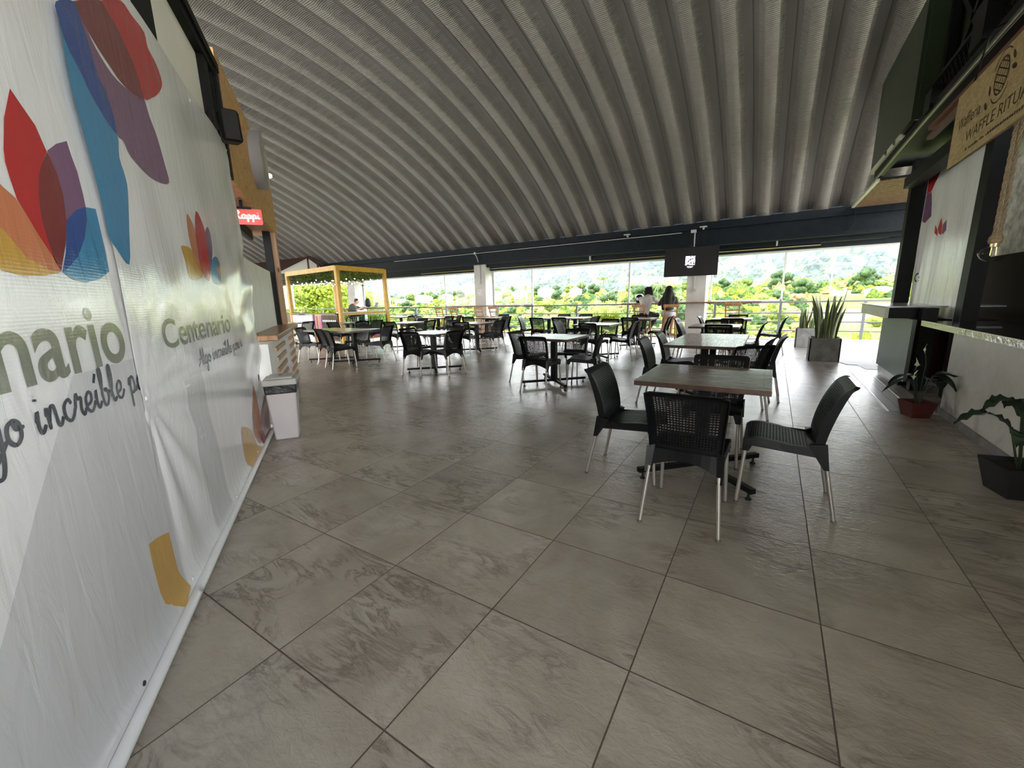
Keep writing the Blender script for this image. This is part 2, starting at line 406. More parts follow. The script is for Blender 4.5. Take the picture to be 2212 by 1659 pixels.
PIL = [(-25.60, -25.10), (-17.66, -17.12), (-9.92, -9.40), (-2.19, -1.68), (5.54, 6.05)]
M_PILLAR = mat('pillar_plaster', (0.52, 0.51, 0.48), 0.7, nscale=2.5, namt=0.12, bump=0.2, bscale=70)
for i, (a, b) in enumerate(PIL):
    o = MB().box(a, b, 13.2, 13.80, 0, 3.0).build('pillar', M_PILLAR)
    struct(o); o.name = 'wall_pillar'
# head rail and frames
fr = MB().box(XL, XR, 13.66, 13.78, 2.355, 2.405)
struct(fr.build('trim_7', M_ALU))
def frame_window(n, x0, x1, closed, split=None):
    """upper window between z 1.10 and 2.36; closed ones have a bottom rail and a pane"""
    e = MB()
    for x in ((x1,) if x0 in (0.18, -4.03, -7.64, -11.86, -15.33, -19.45, -23.2) else (x0, x1)): e.box(x - 0.025, x + 0.025, 13.69, 13.75, 1.06, 2.36)
    if closed: e.box(x0, x1, 13.69, 13.75, 1.07, 1.12)
    w = struct(e.build('window_%d' % n, M_ALU))
    if closed:
        p = MB().box(x0 + 0.02, x1 - 0.02, 13.717, 13.723, 1.115, 2.36).build('glass_pane', M_PANE, w)
    return w
frame_window(1, -1.60, 0.18, True); frame_window(2, 0.18, 5.5, False); frame_window(3, -4.03, -2.21, True); frame_window(4, -7.64, -4.03, False)
frame_window(5, -9.36, -7.64, True); frame_window(6, -11.86, -9.94, True); frame_window(7, -15.33, -11.86, False); frame_window(8, -17.08, -15.33, True)
frame_window(9, -19.45, -17.68, False); frame_window(10, -23.2, -19.45, False); frame_window(11, -25.1, -23.2, True); frame_window(12, -31.9, -25.65, False)
# balustrade: posts, top rail, three pipes; one thing per bay is not liftable, it is one welded railing
rl = thing('railing', 'long grey steel railing with three pipes along the open window side', 'railing', (0, WY, 0))
posts = [-29.5, -27.6, -24.2, -22.4, -20.6, -18.9, -15.5, -13.66, -11.87, -9.2, -7.66, -5.86, -4.05, -1.45, 0.18, 1.98, 3.8, 5.3, 7.2]
for x in posts: MB().box(x - 0.03, x + 0.03, -0.03, 0.03, 0, 1.03).build('post', M_RAIL, rl)
MB().box(XL, XR, -0.035, 0.035, 1.02, 1.065).build('handrail', M_RAIL, rl)
for z in (0.27, 0.51, 0.745): MB().tube([(XL, 0, z), (XR, 0, z)], 0.017, 8).build('pipe', M_RAIL, rl)
struct(MB().box(XL, XR, 13.66, 13.82, 0, 0.055).build('trim_8', M_ALU))
# yellow gas pipe, cable conduit under the beam
M_YEL = mat('yellow_pipe', (0.42, 0.34, 0.10), 0.45)
o = MB().tube([(-13, 13.50, 2.47), (0.9, 13.50, 2.47), (0.9, 13.50, 2.53), (2.2, 13.50, 2.53)], 0.013, 8).build('gas_pipe', M_YEL)
tag(o, 'thin yellow gas pipe running under the dark blue beam above the windows', 'pipe')
M_COND = mat('conduit_grey', (0.42, 0.42, 0.41), 0.5)
o = MB().tube([(-14, 12.96, 3.02), (-2.36, 12.96, 3.02)], 0.011, 8).build('conduit', M_COND); tag(o, 'long thin grey conduit along the top edge of the dark beam', 'conduit')
o = MB().tube([(-9.66, 12.95, 3.0), (-9.62, 13.0, 2.9), (-9.60, 13.16, 2.55), (-9.62, 13.17, 1.9)], 0.016, 8).box(-9.68, -9.60, 12.90, 12.97, 2.99, 3.06).build('conduit', M_COND)
tag(o, 'grey conduit dropping from the beam down the pillar left of centre', 'conduit')
o = MB().tube([(-2.02, 12.97, 3.0), (-2.02, 12.99, 2.55)], 0.016, 8).box(-2.12, -1.98, 12.92, 12.97, 2.99, 3.07).build('conduit', M_COND)
tag(o, 'short white conduit dropping from a junction box on the beam to the television', 'conduit')
o = MB().tube([(-1.98, 13.17, 1.85), (-1.98, 13.17, 1.47)], 0.014, 8).box(-2.02, -1.92, 13.14, 13.2, 1.38, 1.47).build('socket', M_COND)
tag(o, 'wall socket with short conduit on the pillar below the television', 'socket')
o = MB().box(-9.78, -9.60, 13.19, 13.2, 1.48, 1.72).build('notice', mat('notice_paper', (0.62, 0.62, 0.60), 0.6, nscale=30, namt=0.3))
tag(o, 'small white notice stuck on the pillar left of centre', 'notice')
for x, z, lab in ((-2.42, 2.50, 'left bracket of the television under the beam'), (-0.05, 2.50, 'bright metal bracket under the beam right of the television'), (-5.2, 2.48, 'small metal bracket under the beam left of the television')):
    o = MB().box(x - 0.02, x + 0.02, 13.2, 13.26, z, z + 0.15).build('bracket', M_COND); tag(o, lab, 'bracket')
for x, lab in ((-1.80, 'small floodlight on the beam just right of the junction box'), (-3.9, 'small grey floodlight on the beam left of the television')):
    o = MB().box(x - 0.09, x + 0.09, 12.84, 12.94, 3.10, 3.13).box(x - 0.02, x + 0.02, 12.9, 13.0, 3.05, 3.11).build('floodlight', M_COND); tag(o, lab, 'floodlight')
o = MB().tube([(1.36, 12.9, 3.22), (1.44, 12.92, 3.12), (1.45, 12.95, 2.9), (1.36, 12.96, 2.72), (1.28, 12.96, 2.68)], 0.010, 6).build('cable', M_BLACK)
tag(o, 'loose black cable hanging over the dark beam at right', 'cable')
# other sides of the hall
struct(MB().box(XL - 0.2, XL, YB, 14, 0, 1.0).box(XL - 0.2, XL, YB, 14, 3.4, 6.6).build('wall_left', M_WALLW))
struct(MB().box(XL, XR, -5.3, -5.1, 2.95, 3.3).box(XL, XL + .4, -5.3, -5.1, 0, 2.95).box(-16, -15.6, -5.3, -5.1, 0, 2.95).box(XR - .4, XR, -5.3, -5.1, 0, 2.95).build('wall_back', M_WALLW))
struct(MB().box(-60, 40, -45, -6.0, -0.25, -0.03).build('ground', mat('bounce_paving', (0.72, 0.69, 0.63), 0.9, nscale=2, namt=.1)))  # unseen paving added behind the hall, pale to bounce sunlight up to the ceiling
struct(MB().box(XR - .3, XR, -5.3, 14, 0, .2).box(XR - .3, XR, -5.3, 14, 3.2, 3.5).build('wall_right', M_WALLW))
# ================================================================ landscape beyond the railing
def hsh(x, y):
    return (math.sin(x * 12.9898 + y * 78.233) * 43758.5453) % 1.0
def vn(x, y):
    xi, yi = math.floor(x), math.floor(y); fx, fy = x - xi, y - yi
    fx = fx * fx * (3 - 2 * fx); fy = fy * fy * (3 - 2 * fy)
    a = hsh(xi, yi); b = hsh(xi + 1, yi); c = hsh(xi, yi + 1); d = hsh(xi + 1, yi + 1)
    return a + (b - a) * fx + (c - a) * fy + (a - b - c + d) * fx * fy
def fbm(x, y, o=4):
    s = 0; a = 0.5
    for i in range(o): s += a * vn(x, y); x *= 2.03; y *= 2.03; a *= 0.5
    return s
HP = [(14, -6), (50, -7.5), (80, -6.6), (120, -5.2), (180, -3.0), (240, -0.2), (275, 0.6), (330, -6), (450, -6), (620, 22), (900, 78), (1300, 165), (1700, 250), (2300, 330)]
def hgt(x, y):
    y = min(max(y, 14.01), 2299.0)
    for (a, ha), (b, hb) in zip(HP, HP[1:]):
        if y <= b: t = (y - a) / (b - a); break
    h = ha + (hb - ha) * min(t, 1)
    k = min(1, max(0, (y - 60) / 300))
    h += (fbm(x * 0.012 + 5, y * 0.012) - 0.47) * (3 + 9 * k)
    if y > 420: h += (fbm(x * 0.0035 + 9, y * 0.0035 + 3) - 0.45) * min(1, (y - 420) / 400) * 150
    return h
def m_land():
    t = NT('land'); v = t.coord(); x, y, z = t.sep(v)
    near = t.noise(v, 0.16, 6, 0.7); tree = t.noise(v, 0.9, 5, 0.75); far = t.noise(v, 0.035, 6, 0.75); patch = t.noise(v, 0.012, 4, 0.5)
    crown = t.vor(t.vmath('ADD', v, t.vmath('SCALE', t.noise(v, 0.3, 3, out=1))), 0.22)
    cn = t.ramp(near, [(0.30, (0.045, 0.085, 0.016)), (0.45, (0.15, 0.20, 0.03)), (0.58, (0.33, 0.34, 0.06)), (0.72, (0.42, 0.36, 0.13))])
    cn = t.mix(t.ramp(tree, [(0.40, 0.75), (0.62, 0.0)]), cn, (0.03, 0.055, 0.012))
    cf = t.ramp(far, [(0.36, (0.03, 0.07, 0.045)), (0.47, (0.10, 0.17, 0.08)), (0.56, (0.30, 0.36, 0.17)), (0.66, (0.50, 0.50, 0.30))])
    cf = t.mix(t.ramp(t.noise(v, 0.11, 5, 0.85), [(0.42, 0.95), (0.54, 0.0)]), cf, (0.03, 0.065, 0.06))
    mead = t.mix(t.ramp(tree, [(0.4, 0.4), (0.6, 0.0)]), (0.40, 0.40, 0.10), (0.15, 0.2, 0.03))
    pm = t.ramp(patch, [(0.50, 0.0), (0.56, 1.0)])
    cn = t.mix(pm, cn, mead)
    k = t.ramp(t.math('DIVIDE', y, 1000.0), [(0.30, 0.0), (0.50, 1.0)])
    t.set(color=t.mix(k, cn, cf), rough=0.9, spec=0.1)
    hh = t.mix(k, t.math('MULTIPLY', tree, 1.2), t.math('MULTIPLY', t.noise(v, 0.09, 5, 0.8), 12.0))
    t.bump(hh, 1.0, 1.0)
    return t.m
M_LAND = m_land()
vs = []; fs = []
ys = [14.0]
while ys[-1] < 2300: ys.append(ys[-1] + max(2.0, (ys[-1] - 10) * 0.045))
nx = 170
for y in ys:
    cx = -0.55 * y; hw = 60 + y * 1.25
    for i in range(nx + 1):
        x = cx + hw * (2 * i / nx - 1); vs.append((x, y, hgt(x, y)))
for j in range(len(ys) - 1):
    for i in range(nx): fs.append((j * (nx + 1) + i, j * (nx + 1) + i + 1, (j + 1) * (nx + 1) + i + 1, (j + 1) * (nx + 1) + i))
o = MB().add(vs, fs, 0, True).build('ground', M_LAND)
o['kind'] = 'structure'
struct(MB().box(-400, 400, -400, 14, -9, -8.6).build('ground', M_LAND))
struct(MB().box(XL, XR, YB, 13.9, -8.7, -0.25).build('wall_podium', M_CONC))
# ---------------------------------------------------------------- trees
def m_leaf(name, cols):
    t = NT(name); v = t.coord()
    n = t.noise(v, 1.1, 4, 0.7); n2 = t.noise(v, 9.0, 3, 0.7)
    f = t.math('MULTIPLY_ADD', n2, 0.5, t.math('MULTIPLY', n, 0.5))
    t.set(color=t.ramp(f, [(0.35, cols[0]), (0.5, cols[1]), (0.64, cols[2])]), rough=0.55, spec=0.25)
    t.b.inputs['Subsurface Weight'].default_value = 0.0
    # leaves let light through
    tr = t.new('ShaderNodeBsdfTranslucent'); t.put(tr.inputs[0], t.b.inputs['Base Color'].links[0].from_socket)
    mx = t.new('ShaderNodeMixShader'); mx.inputs[0].default_value = 0.35
    t.l.new(t.b.outputs[0], mx.inputs[1]); t.l.new(tr.outputs[0], mx.inputs[2]); t.l.new(mx.outputs[0], t.n['Material Output'].inputs[0])
    return t.m
ML = [m_leaf('leaf_yellow', [(0.05, 0.09, 0.015), (0.17, 0.22, 0.035), (0.38, 0.38, 0.075)]),
      m_leaf('leaf_mid', [(0.015, 0.04, 0.008), (0.09, 0.14, 0.02), (0.28, 0.31, 0.045)]),
      m_leaf('leaf_dark', [(0.012, 0.032, 0.010), (0.04, 0.08, 0.022), (0.11, 0.15, 0.04)]),
      m_leaf('leaf_brown', [(0.10, 0.07, 0.03), (0.24, 0.18, 0.07), (0.40, 0.32, 0.13)]),
      m_leaf('leaf_near', [(0.03, 0.06, 0.008), (0.20, 0.26, 0.02), (0.50, 0.50, 0.05)])]
M_BARK = mat('bark', (0.12, 0.09, 0.06), 0.9, nscale=6, namt=0.3)
def tree_meshes(seed, H, Wd, nl, ls, mi):
    rnd = random.Random(seed)
    cr = MB(); blobs = []
    for i in range(14):
        a = rnd.uniform(0, 2 * PI); rr = rnd.uniform(0, 0.33) * Wd; zz = H * rnd.uniform(0.42, 0.86)
        r = Wd * rnd.uniform(0.16, 0.27) * (1.15 - abs(zz / H - 0.6))
        blobs.append((Vector((rr * math.cos(a), rr * math.sin(a), zz)), r))
    for c, r in blobs: cr.ball(c, r * (0.86 if nl < 5000 else 0.72), 6, 0, (1, 1, 0.85))
    vs = []; fs = []
    for i in range(nl):
        c, r = blobs[i % len(blobs)]
        d = Vector((rnd.gauss(0, 1), rnd.gauss(0, 1), rnd.gauss(0.15, 1))).normalized()
        p = c + Vector((d.x * r, d.y * r, d.z * r * 0.85)) * rnd.uniform(0.82, 1.12)
        a = Vector((rnd.gauss(0, 1), rnd.gauss(0, 1), rnd.gauss(0, 1))).normalized(); b = a.cross(d).normalized(); a = b.cross(d + a * 0.6).normalized()
        s = ls * rnd.uniform(0.6, 1.3)
        n = len(vs); vs += [p - a * s, p + b * s * 0.5, p + a * s, p - b * s * 0.5]; fs.append((n, n + 1, n + 2, n + 3))
    cr.add(vs, fs, 0)
    crown = cr.mesh('crown', [ML[mi]], fix=False)
    tk = MB().tube([(0, 0, -1.0), (0.02 * H, 0, H * 0.25), (-0.01 * H, 0.01 * H, H * 0.55)], [H * 0.035, H * 0.025, H * 0.012], 7)
    for k in range(4):
        a = k * 1.6; tk.tube([(0, 0, H * 0.25), (math.cos(a) * Wd * 0.2, math.sin(a) * Wd * 0.2, H * 0.55)], [H * 0.014, H * 0.006], 5)
    return crown, tk.mesh('trunk', [M_BARK])
def palm_meshes(seed, H):
    rnd = random.Random(seed); cr = MB()
    for k in range(16):
        a = k * 2 * PI / 16 + rnd.uniform(-.2, .2); L = H * 0.38; up = rnd.uniform(0.1, 0.9); prev = None
        for i in range(7):
            t = i / 6; p = Vector((math.cos(a) * L * t, math.sin(a) * L * t, H + L * (up * t - 1.1 * t * t)))
            w = 0.35 * (1 - t * 0.8); nrm = Vector((-math.sin(a), math.cos(a), 0))
            cur = (p + nrm * w - Vector((0, 0, w * .5)), p, p - nrm * w - Vector((0, 0, w * .5)))
            if prev: cr.add([prev[0], prev[1], prev[2], cur[0], cur[1], cur[2]], [(0, 1, 4, 3), (1, 2, 5, 4)])
            prev = cur
    return cr.mesh('crown', [ML[1]], fix=False), MB().tube([(0, 0, -1), (0.2, 0, H * .5), (0, 0.1, H)], [0.22, 0.16, 0.12], 7).mesh('trunk', [M_BARK])
KIND = [tree_meshes(3, 7, 7.5, 2200, 0.22, 0), tree_meshes(4, 8, 7.0, 2000, 0.24, 1), tree_meshes(5, 9, 6.5, 2000, 0.24, 2), tree_meshes(6, 5, 6.0, 1800, 0.2, 3), palm_meshes(7, 9), tree_meshes(12, 7, 7.5, 14000, 0.13, 4)]
KL = ['round yellow green tree growing in the tree belt beyond the railing', 'mid green bushy tree growing in the tree belt beyond the railing', 'dark green tree growing in the tree belt beyond the railing', 'low brownish shrub tree growing on the slope beyond the railing', 'tall thin palm standing in the tree belt beyond the railing']
KG = ['yellow green trees beyond the railing', 'mid green trees beyond the railing', 'dark green trees beyond the railing', 'brownish shrub trees beyond the railing', 'palms beyond the railing']
def tree(k, x, y, s, label=None, grp=True):
    t = thing('palm_tree' if k == 4 else 'tree', label or KL[k], 'tree', (x, y, hgt(x, y) - (0.2 if k == 4 else 1.7) * s), random.uniform(0, 6.28), KG[k] if not label else None)
    t.scale = (s, s, s)
    link_mesh('crown', KIND[k][0], t); link_mesh('trunk', KIND[k][1], t)
    return t
# the tree belt on the ridge and down the slope (seen between x = left window and right column)
rr = random.Random(21)
placed = [(-30.2, 88, 5.0)]
for i in range(330):
    y = rr.choice([rr.uniform(60, 130), rr.uniform(130, 290), rr.uniform(225, 300), rr.uniform(225, 300)])
    lo, hi = -1.12, 0.21
    x = y * rr.uniform(lo, hi)
    if x / y > 0.06 and 70 < y < 215 and rr.random() < 0.8: continue      # open meadow at right
    k = rr.choices([0, 1, 2, 3, 4], [5, 3, 3, 2, 0.6])[0]
    s = rr.uniform(0.6, 1.1) * (1.25 if y > 220 else 1.0 if y > 130 else 0.55)
    rad = (7.5, 7.0, 6.5, 6.0, 5.0)[k] * s * 0.42
    if any(math.hypot(x - a, y - b) < rad + r + 0.3 for a, b, r in placed): continue
    if 186 < y < 214 and -214 < x < -84: continue
    placed.append((x, y, rad)); tree(k, x, y, s)
big = dup(tree(0, -30, 88, 1.05, 'big round yellow green tree left of the two people at the bar'), 'x', (0, 0, 0)) if False else tree(0, -30.2, 88, 1.15, 'big round yellow green tree left of the two people at the bar')
for (x, y, s, lab) in ((-30.5, 19.8, 1.25, 'large yellow green tree filling the leftmost window behind the booth'), (-37.5, 21.0, 1.2, 'large leafy tree behind the left post of the yellow booth'), (-36.5, 28.0, 1.1, 'leafy tree seen between the booth and the pillar behind it')):
    t_ = tree(5, x, y, s, lab); t_.location.z = -4.6
# small town on the valley floor at left
M_HW = mat('house_white', (0.85, 0.85, 0.82), 0.7); M_HR = mat('house_roof', (0.42, 0.27, 0.19), 0.8); M_HRW = mat('house_roof_pale', (0.8, 0.8, 0.78), 0.6)
hs = [(-208, 196, 7), (-199, 210, 9), (-190, 197, 10), (-180, 209, 8), (-170, 197, 8), (-134, 197, 7), (-126, 210, 9), (-117, 197, 8), (-108, 209, 9), (-98, 196, 7), (-90, 209, 7)]
for i, (x, y, w) in enumerate(hs):
    z = hgt(x, y) + 2.6; h = 2.0 + (i % 3) * 0.5
    b = thing('house', 'small white house in the valley town seen through the left windows', 'house', (x, y, z), 0.2 * math.sin(i * 2.1), 'white houses of the valley town')
    w *= .7; MB().box(-w / 2, w / 2, -3, 3, -4, h).build('wall', M_HW, b)
    MB().prism([(-w / 2 - .4, h), (w / 2 + .4, h), (0, h + 1.5)], 'y', -3.4, 3.4).build('roof', M_HRW if i % 2 else M_HR, b)
z = hgt(33, 205)
b = thing('house', 'small white farmhouse on the meadow at far right', 'house', (33.5, 205, z), 0.3); MB().box(-4, 4, -2.5, 2.5, -1, 2.4).build('wall', M_HW, b); MB().prism([(-4.4, 2.4), (4.4, 2.4), (0, 3.6)], 'y', -3, 3).build('roof', M_HR, b)
b = thing('house', 'low white shed beside the mast on the green ridge', 'house', (20.8, 206, hgt(20.8, 206) + 1), 0.1); MB().box(-2, 2, -1.5, 1.5, -2, .6).build('wall', M_HW, b); MB().prism([(-2.3, .6), (2.3, .6), (0, 1.1)], 'y', -1.7, 1.7).build('roof', M_HRW, b)
ms = thing('mast', 'thin white and red radio mast on the green ridge at right', 'mast', (19.3, 215, hgt(19.3, 215)))
MB().tube([(0, 0, 0), (0, 0, 19)], [0.3, 0.12], 6).build('pole', M_HW, ms); MB().box(-0.5, 0.5, -0.2, 0.2, 12, 13.2).build('antenna', M_HRW, ms)

# ---------------------------------------------------------------- undergrowth and far forest: uncountable, one object each
def clumps(seed, n, y0, y1, r0, r1, mats, keep=None, seg=(7, 4), fan=0.0):
    rnd = random.Random(seed); vs = []; fs = []; mi = []
    for i in range(n):
        u = rnd.random(); y = y0 + (y1 - y0) * u ** 0.75; x = y * rnd.uniform(-1.75 - fan, 0.30)
        if keep and not keep(x, y): continue
        r = rnd.uniform(r0, r1) * (0.5 + y / y1); z = hgt(x, y); m = rnd.randrange(len(mats)); nu, nv = seg; b = len(vs); h = rnd.uniform(0.8, 1.3)
        for j in range(nv):
            e = -0.3 + (PI / 2 + 0.3) * j / nv
            for k in range(nu):
                a = 2 * PI * k / nu + j * .4; q = r * rnd.uniform(0.7, 1.2); vs.append((x + q * math.cos(a) * math.cos(e), y + q * math.sin(a) * math.cos(e), z + q * h * math.sin(e)))
        vs.append((x, y, z + r * h * rnd.uniform(.95, 1.2)))
        for j in range(nv - 1):
            for k in range(nu): fs.append((b + j * nu + k, b + j * nu + (k + 1) % nu, b + (j + 1) * nu + (k + 1) % nu, b + (j + 1) * nu + k)); mi.append(m)
        for k in range(nu): fs.append((b + (nv - 1) * nu + k, b + (nv - 1) * nu + (k + 1) % nu, b + nv * nu)); mi.append(m)
    o = MB(); o.v = vs; o.f = fs; o.mi = mi; o.sm = [False] * len(fs)
    return o
def veg(name, cols, sc):
    t = NT(name); v = t.coord(); n = t.noise(v, sc, 5, 0.75)
    t.set(color=t.ramp(n, [(0.35, cols[0]), (0.5, cols[1]), (0.66, cols[2])]), rough=0.8, spec=0.1); t.bump(t.noise(v, sc * 2, 4, 0.8), 1.0, 1.0 / sc); return t.m
MU = [veg('bush_yellow', [(0.04, 0.075, 0.010), (0.17, 0.20, 0.02), (0.38, 0.36, 0.04)], 1.6), veg('bush_mid', [(0.02, 0.05, 0.01), (0.08, 0.13, 0.02), (0.20, 0.25, 0.05)], 1.6),
      veg('bush_dark', [(0.01, 0.03, 0.01), (0.035, 0.07, 0.02), (0.10, 0.14, 0.04)], 1.6), veg('bush_straw', [(0.10, 0.08, 0.03), (0.28, 0.23, 0.08), (0.46, 0.38, 0.15)], 1.6)]
MF = [veg('forest_a', [(0.02, 0.05, 0.03), (0.09, 0.15, 0.07), (0.22, 0.27, 0.12)], 0.2), veg('forest_b', [(0.02, 0.045, 0.035), (0.06, 0.11, 0.07), (0.15, 0.20, 0.11)], 0.2), veg('forest_c', [(0.10, 0.12, 0.05), (0.30, 0.32, 0.14), (0.46, 0.44, 0.24)], 0.2)]
def kp(x, y):
    return not (x / y > 0.05 and 80 < y < 215 and fbm(x * .02, y * .02) < .62)
o = clumps(31, 5200, 24, 300, 1.0, 2.6, MU, kp).build('undergrowth', MU); tag(o, 'dense bushes and scrub covering the slope beyond the railing', 'bushes', kind='stuff')
o = clumps(32, 9000, 420, 1700, 5.0, 11.0, MF, None, (6, 3)).build('mountain_forest', MF); tag(o, 'forest covering the mountainside behind the valley', 'forest', kind='stuff')
# valley haze: a real volume standing over the valley
hz = bpy.data.materials.new('haze'); hz.use_nodes = True; hn = hz.node_tree.nodes; hn.clear()
hv = hn.new('ShaderNodeVolumeScatter'); hv.inputs['Density'].default_value = 0.00045; hv.inputs['Anisotropy'].default_value = 0.3; hv.inputs['Color'].default_value = (0.92, 0.97, 1.0, 1)
ho = hn.new('ShaderNodeOutputMaterial'); hz.node_tree.links.new(hv.outputs[0], ho.inputs['Volume'])
o = MB().box(-3600, 900, 300, 2290, -40, 420).build('haze', hz); o['kind'] = 'structure'
# ================================================================ chairs
t = NT('black_plastic'); t.set(color=(0.0045, 0.005, 0.0055), rough=t.math('MULTIPLY_ADD', t.noise(t.coord(), 20, 3), 0.15, 0.34), spec=0.22); t.bump(t.noise(t.coord(), 260, 2), 0.12, 0.002)
M_PLAS = t.m
M_LEG = mat('satin_aluminium_leg', (0.36, 0.335, 0.295), 0.38, 0.55, nscale=12, namt=0.1)
M_CAP = mat('grey_foot_cap', (0.10, 0.10, 0.10), 0.6)
def interp(prof, t):
    k = len(prof) - 1; x = t * k; i = min(int(x), k - 1); f = x - i
    p = [prof[max(i - 1, 0)], prof[i], prof[i + 1], prof[min(i + 2, k)]]
    return [0.5 * (2 * p[1][d] + (p[2][d] - p[0][d]) * f + (2 * p[0][d] - 5 * p[1][d] + 4 * p[2][d] - p[3][d]) * f * f + (3 * p[1][d] - p[0][d] - 3 * p[2][d] + p[3][d]) * f ** 3) for d in range(len(p[0]))]
def perforated(prof, width, curve, flange, ubar, vrange, nholes_u, nholes_v, thick, name):
    """surface swept along prof (y,z) with staggered slots, side flanges, real thickness"""
    us = [-1.0]; NU = nholes_u * 2 + 1
    u0, u1 = -1 + ubar, 1 - ubar
    us += [u0 + (u1 - u0) * (i + (-.10 if i % 2 else .10) * (0 < i < NU)) / NU for i in range(NU + 1)] + [1.0]
    NV = nholes_v * 2 + 1; v0, v1 = vrange
    vl = [0.0, v0 * 0.5] + [v0 + (v1 - v0) * (j + (-.10 if j % 2 else .10) * (0 < j < NV)) / NV for j in range(NV + 1)]
    m = 4; vl += [v1 + (1 - v1) * (j + 1) / m for j in range(m)]
    bm = bmesh.new(); G = []
    for v in vl:
        y, z = interp(prof, v); w = width(v); fy, fz = flange(v)
        row = [bm.verts.new((-w - 0.004, y + fy, z + fz))]
        for u in us: c = curve(v) * (1 - u * u); row.append(bm.verts.new((u * w, y - c[0] if False else y + curve(v) * (u * u), z)))
        row.append(bm.verts.new((w + 0.004, y + fy, z + fz)))
        G.append(row)
    for j in range(len(vl) - 1):
        for i in range(len(G[0]) - 1):
            iu = i - 2; jv = j - 2
            if 0 <= iu < NU and 0 <= jv < NV and iu % 2 == 1 and jv % 2 == 1: continue
            bm.faces.new((G[j][i], G[j][i + 1], G[j + 1][i + 1], G[j + 1][i]))
    bmesh.ops.recalc_face_normals(bm, faces=bm.faces)
    bmesh.ops.solidify(bm, geom=bm.faces[:], thickness=thick)
    for f in bm.faces: f.smooth = True
    return bm
def finish(bm, name, mats, sharp=40):
    me = bpy.data.meshes.new(name); bm.to_mesh(me); bm.free()
    for m in mats: me.materials.append(m)
    me.set_sharp_from_angle(angle=math.radians(sharp))
    return me
BACK = [(-0.150, 0.415), (-0.158, 0.46), (-0.172, 0.53), (-0.193, 0.61), (-0.215, 0.68), (-0.236, 0.738), (-0.258, 0.782), (-0.290, 0.806)]
def bw(v): return 0.185 + 0.027 * min(1, v * 1.3) - (0.03 * ((v - 0.9) / 0.1) ** 2 if v > 0.9 else 0)
bm = perforated(BACK, bw, lambda v: 0.020 * math.sin(PI * min(1, v + 0.1)), lambda v: (-0.018 - 0.015 * (1 - v), -0.004), 0.15, (0.15, 0.82), 20, 21, 0.005, 'backrest')
ME_BACK = finish(bm, 'backrest', [M_PLAS])
SEAT = [(-0.160, 0.425), (-0.10, 0.422), (-0.02, 0.428), (0.06, 0.440), (0.14, 0.448), (0.195, 0.440), (0.222, 0.418)]
def sw(v): return 0.187 + 0.018 * min(1, v * 1.5)
bm = perforated(SEAT, sw, lambda v: 0.0, lambda v: (0.0, -0.045), 0.13, (0.12, 0.82), 20, 19, 0.005, 'seat')
# skirts, corner sleeves
def addbox(bm, pts):
    vv = [bm.verts.new(p) for p in pts]
    for f in ((0, 1, 2, 3), (7, 6, 5, 4), (0, 4, 5, 1), (1, 5, 6, 2), (2, 6, 7, 3), (3, 7, 4, 0)): bm.faces.new([vv[i] for i in f])
for s in (-1, 1):
    # side apron
    addbox(bm, [(s * .196, -.17, .37), (s * .206, .20, .395), (s * .206, .20, .432), (s * .192, -.17, .425), (s * .186, -.17, .37), (s * .194, .20, .395), (s * .194, .20, .432), (s * .184, -.17, .425)])
    # rear sleeve (wide at top, narrow at the leg)
    addbox(bm, [(s * .208, -.222, .305), (s * .176, -.222, .305), (s * .176, -.255 + .06, .305), (s * .208, -.195, .305), (s * .205, -.200, .46), (s * .165, -.165, .46), (s * .150, -.120, .44), (s * .200, -.110, .44)])
    # front sleeve
    addbox(bm, [(s * .205, .188, .355), (s * .170, .188, .355), (s * .170, .222, .355), (s * .205, .222, .355), (s * .207, .150, .435), (s * .150, .150, .435), (s * .150, .222, .425), (s * .207, .222, .425)])
# rear apron with arched lower edge
for i in range(8):
    a0 = -0.18 + 0.045 * i; a1 = a0 + 0.045; z0 = 0.345 + 0.05 * math.cos(a0 / 0.18 * PI / 2); z1 = 0.345 + 0.05 * math.cos(a1 / 0.18 * PI / 2)
    addbox(bm, [(a0, -.205, z0), (a1, -.205, z1), (a1, -.165, .44), (a0, -.165, .44), (a0, -.197, z0), (a1, -.197, z1), (a1, -.157, .44), (a0, -.157, .44)])
bmesh.ops.recalc_face_normals(bm, faces=bm.faces)
ME_SEAT = finish(bm, 'seat', [M_PLAS])
def legmesh(p0, p1):
    d = (Vector(p1) - Vector(p0)); e = Vector(p1) - d.normalized() * 0.012
    return MB().tube([p0, e], 0.0115, 12, 0).tube([e, p1], 0.0130, 12, 1).mesh('leg', [M_LEG, M_CAP])
ME_LEGS = [legmesh((s * .185, -.205, .34), (s * .212, -.272, .0)) for s in (-1, 1)] + [legmesh((s * .187, .205, .38), (s * .200, .232, .0)) for s in (-1, 1)]
CHG = 'black perforated dining chairs'
def chair(label, x, y, deg):
    t = thing('dining_chair', label, 'chair', (x, y, 0), math.radians(deg), CHG)
    link_mesh('seat', ME_SEAT, t); link_mesh('backrest', ME_BACK, t)
    for m in ME_LEGS: link_mesh('leg', m, t)
    return t
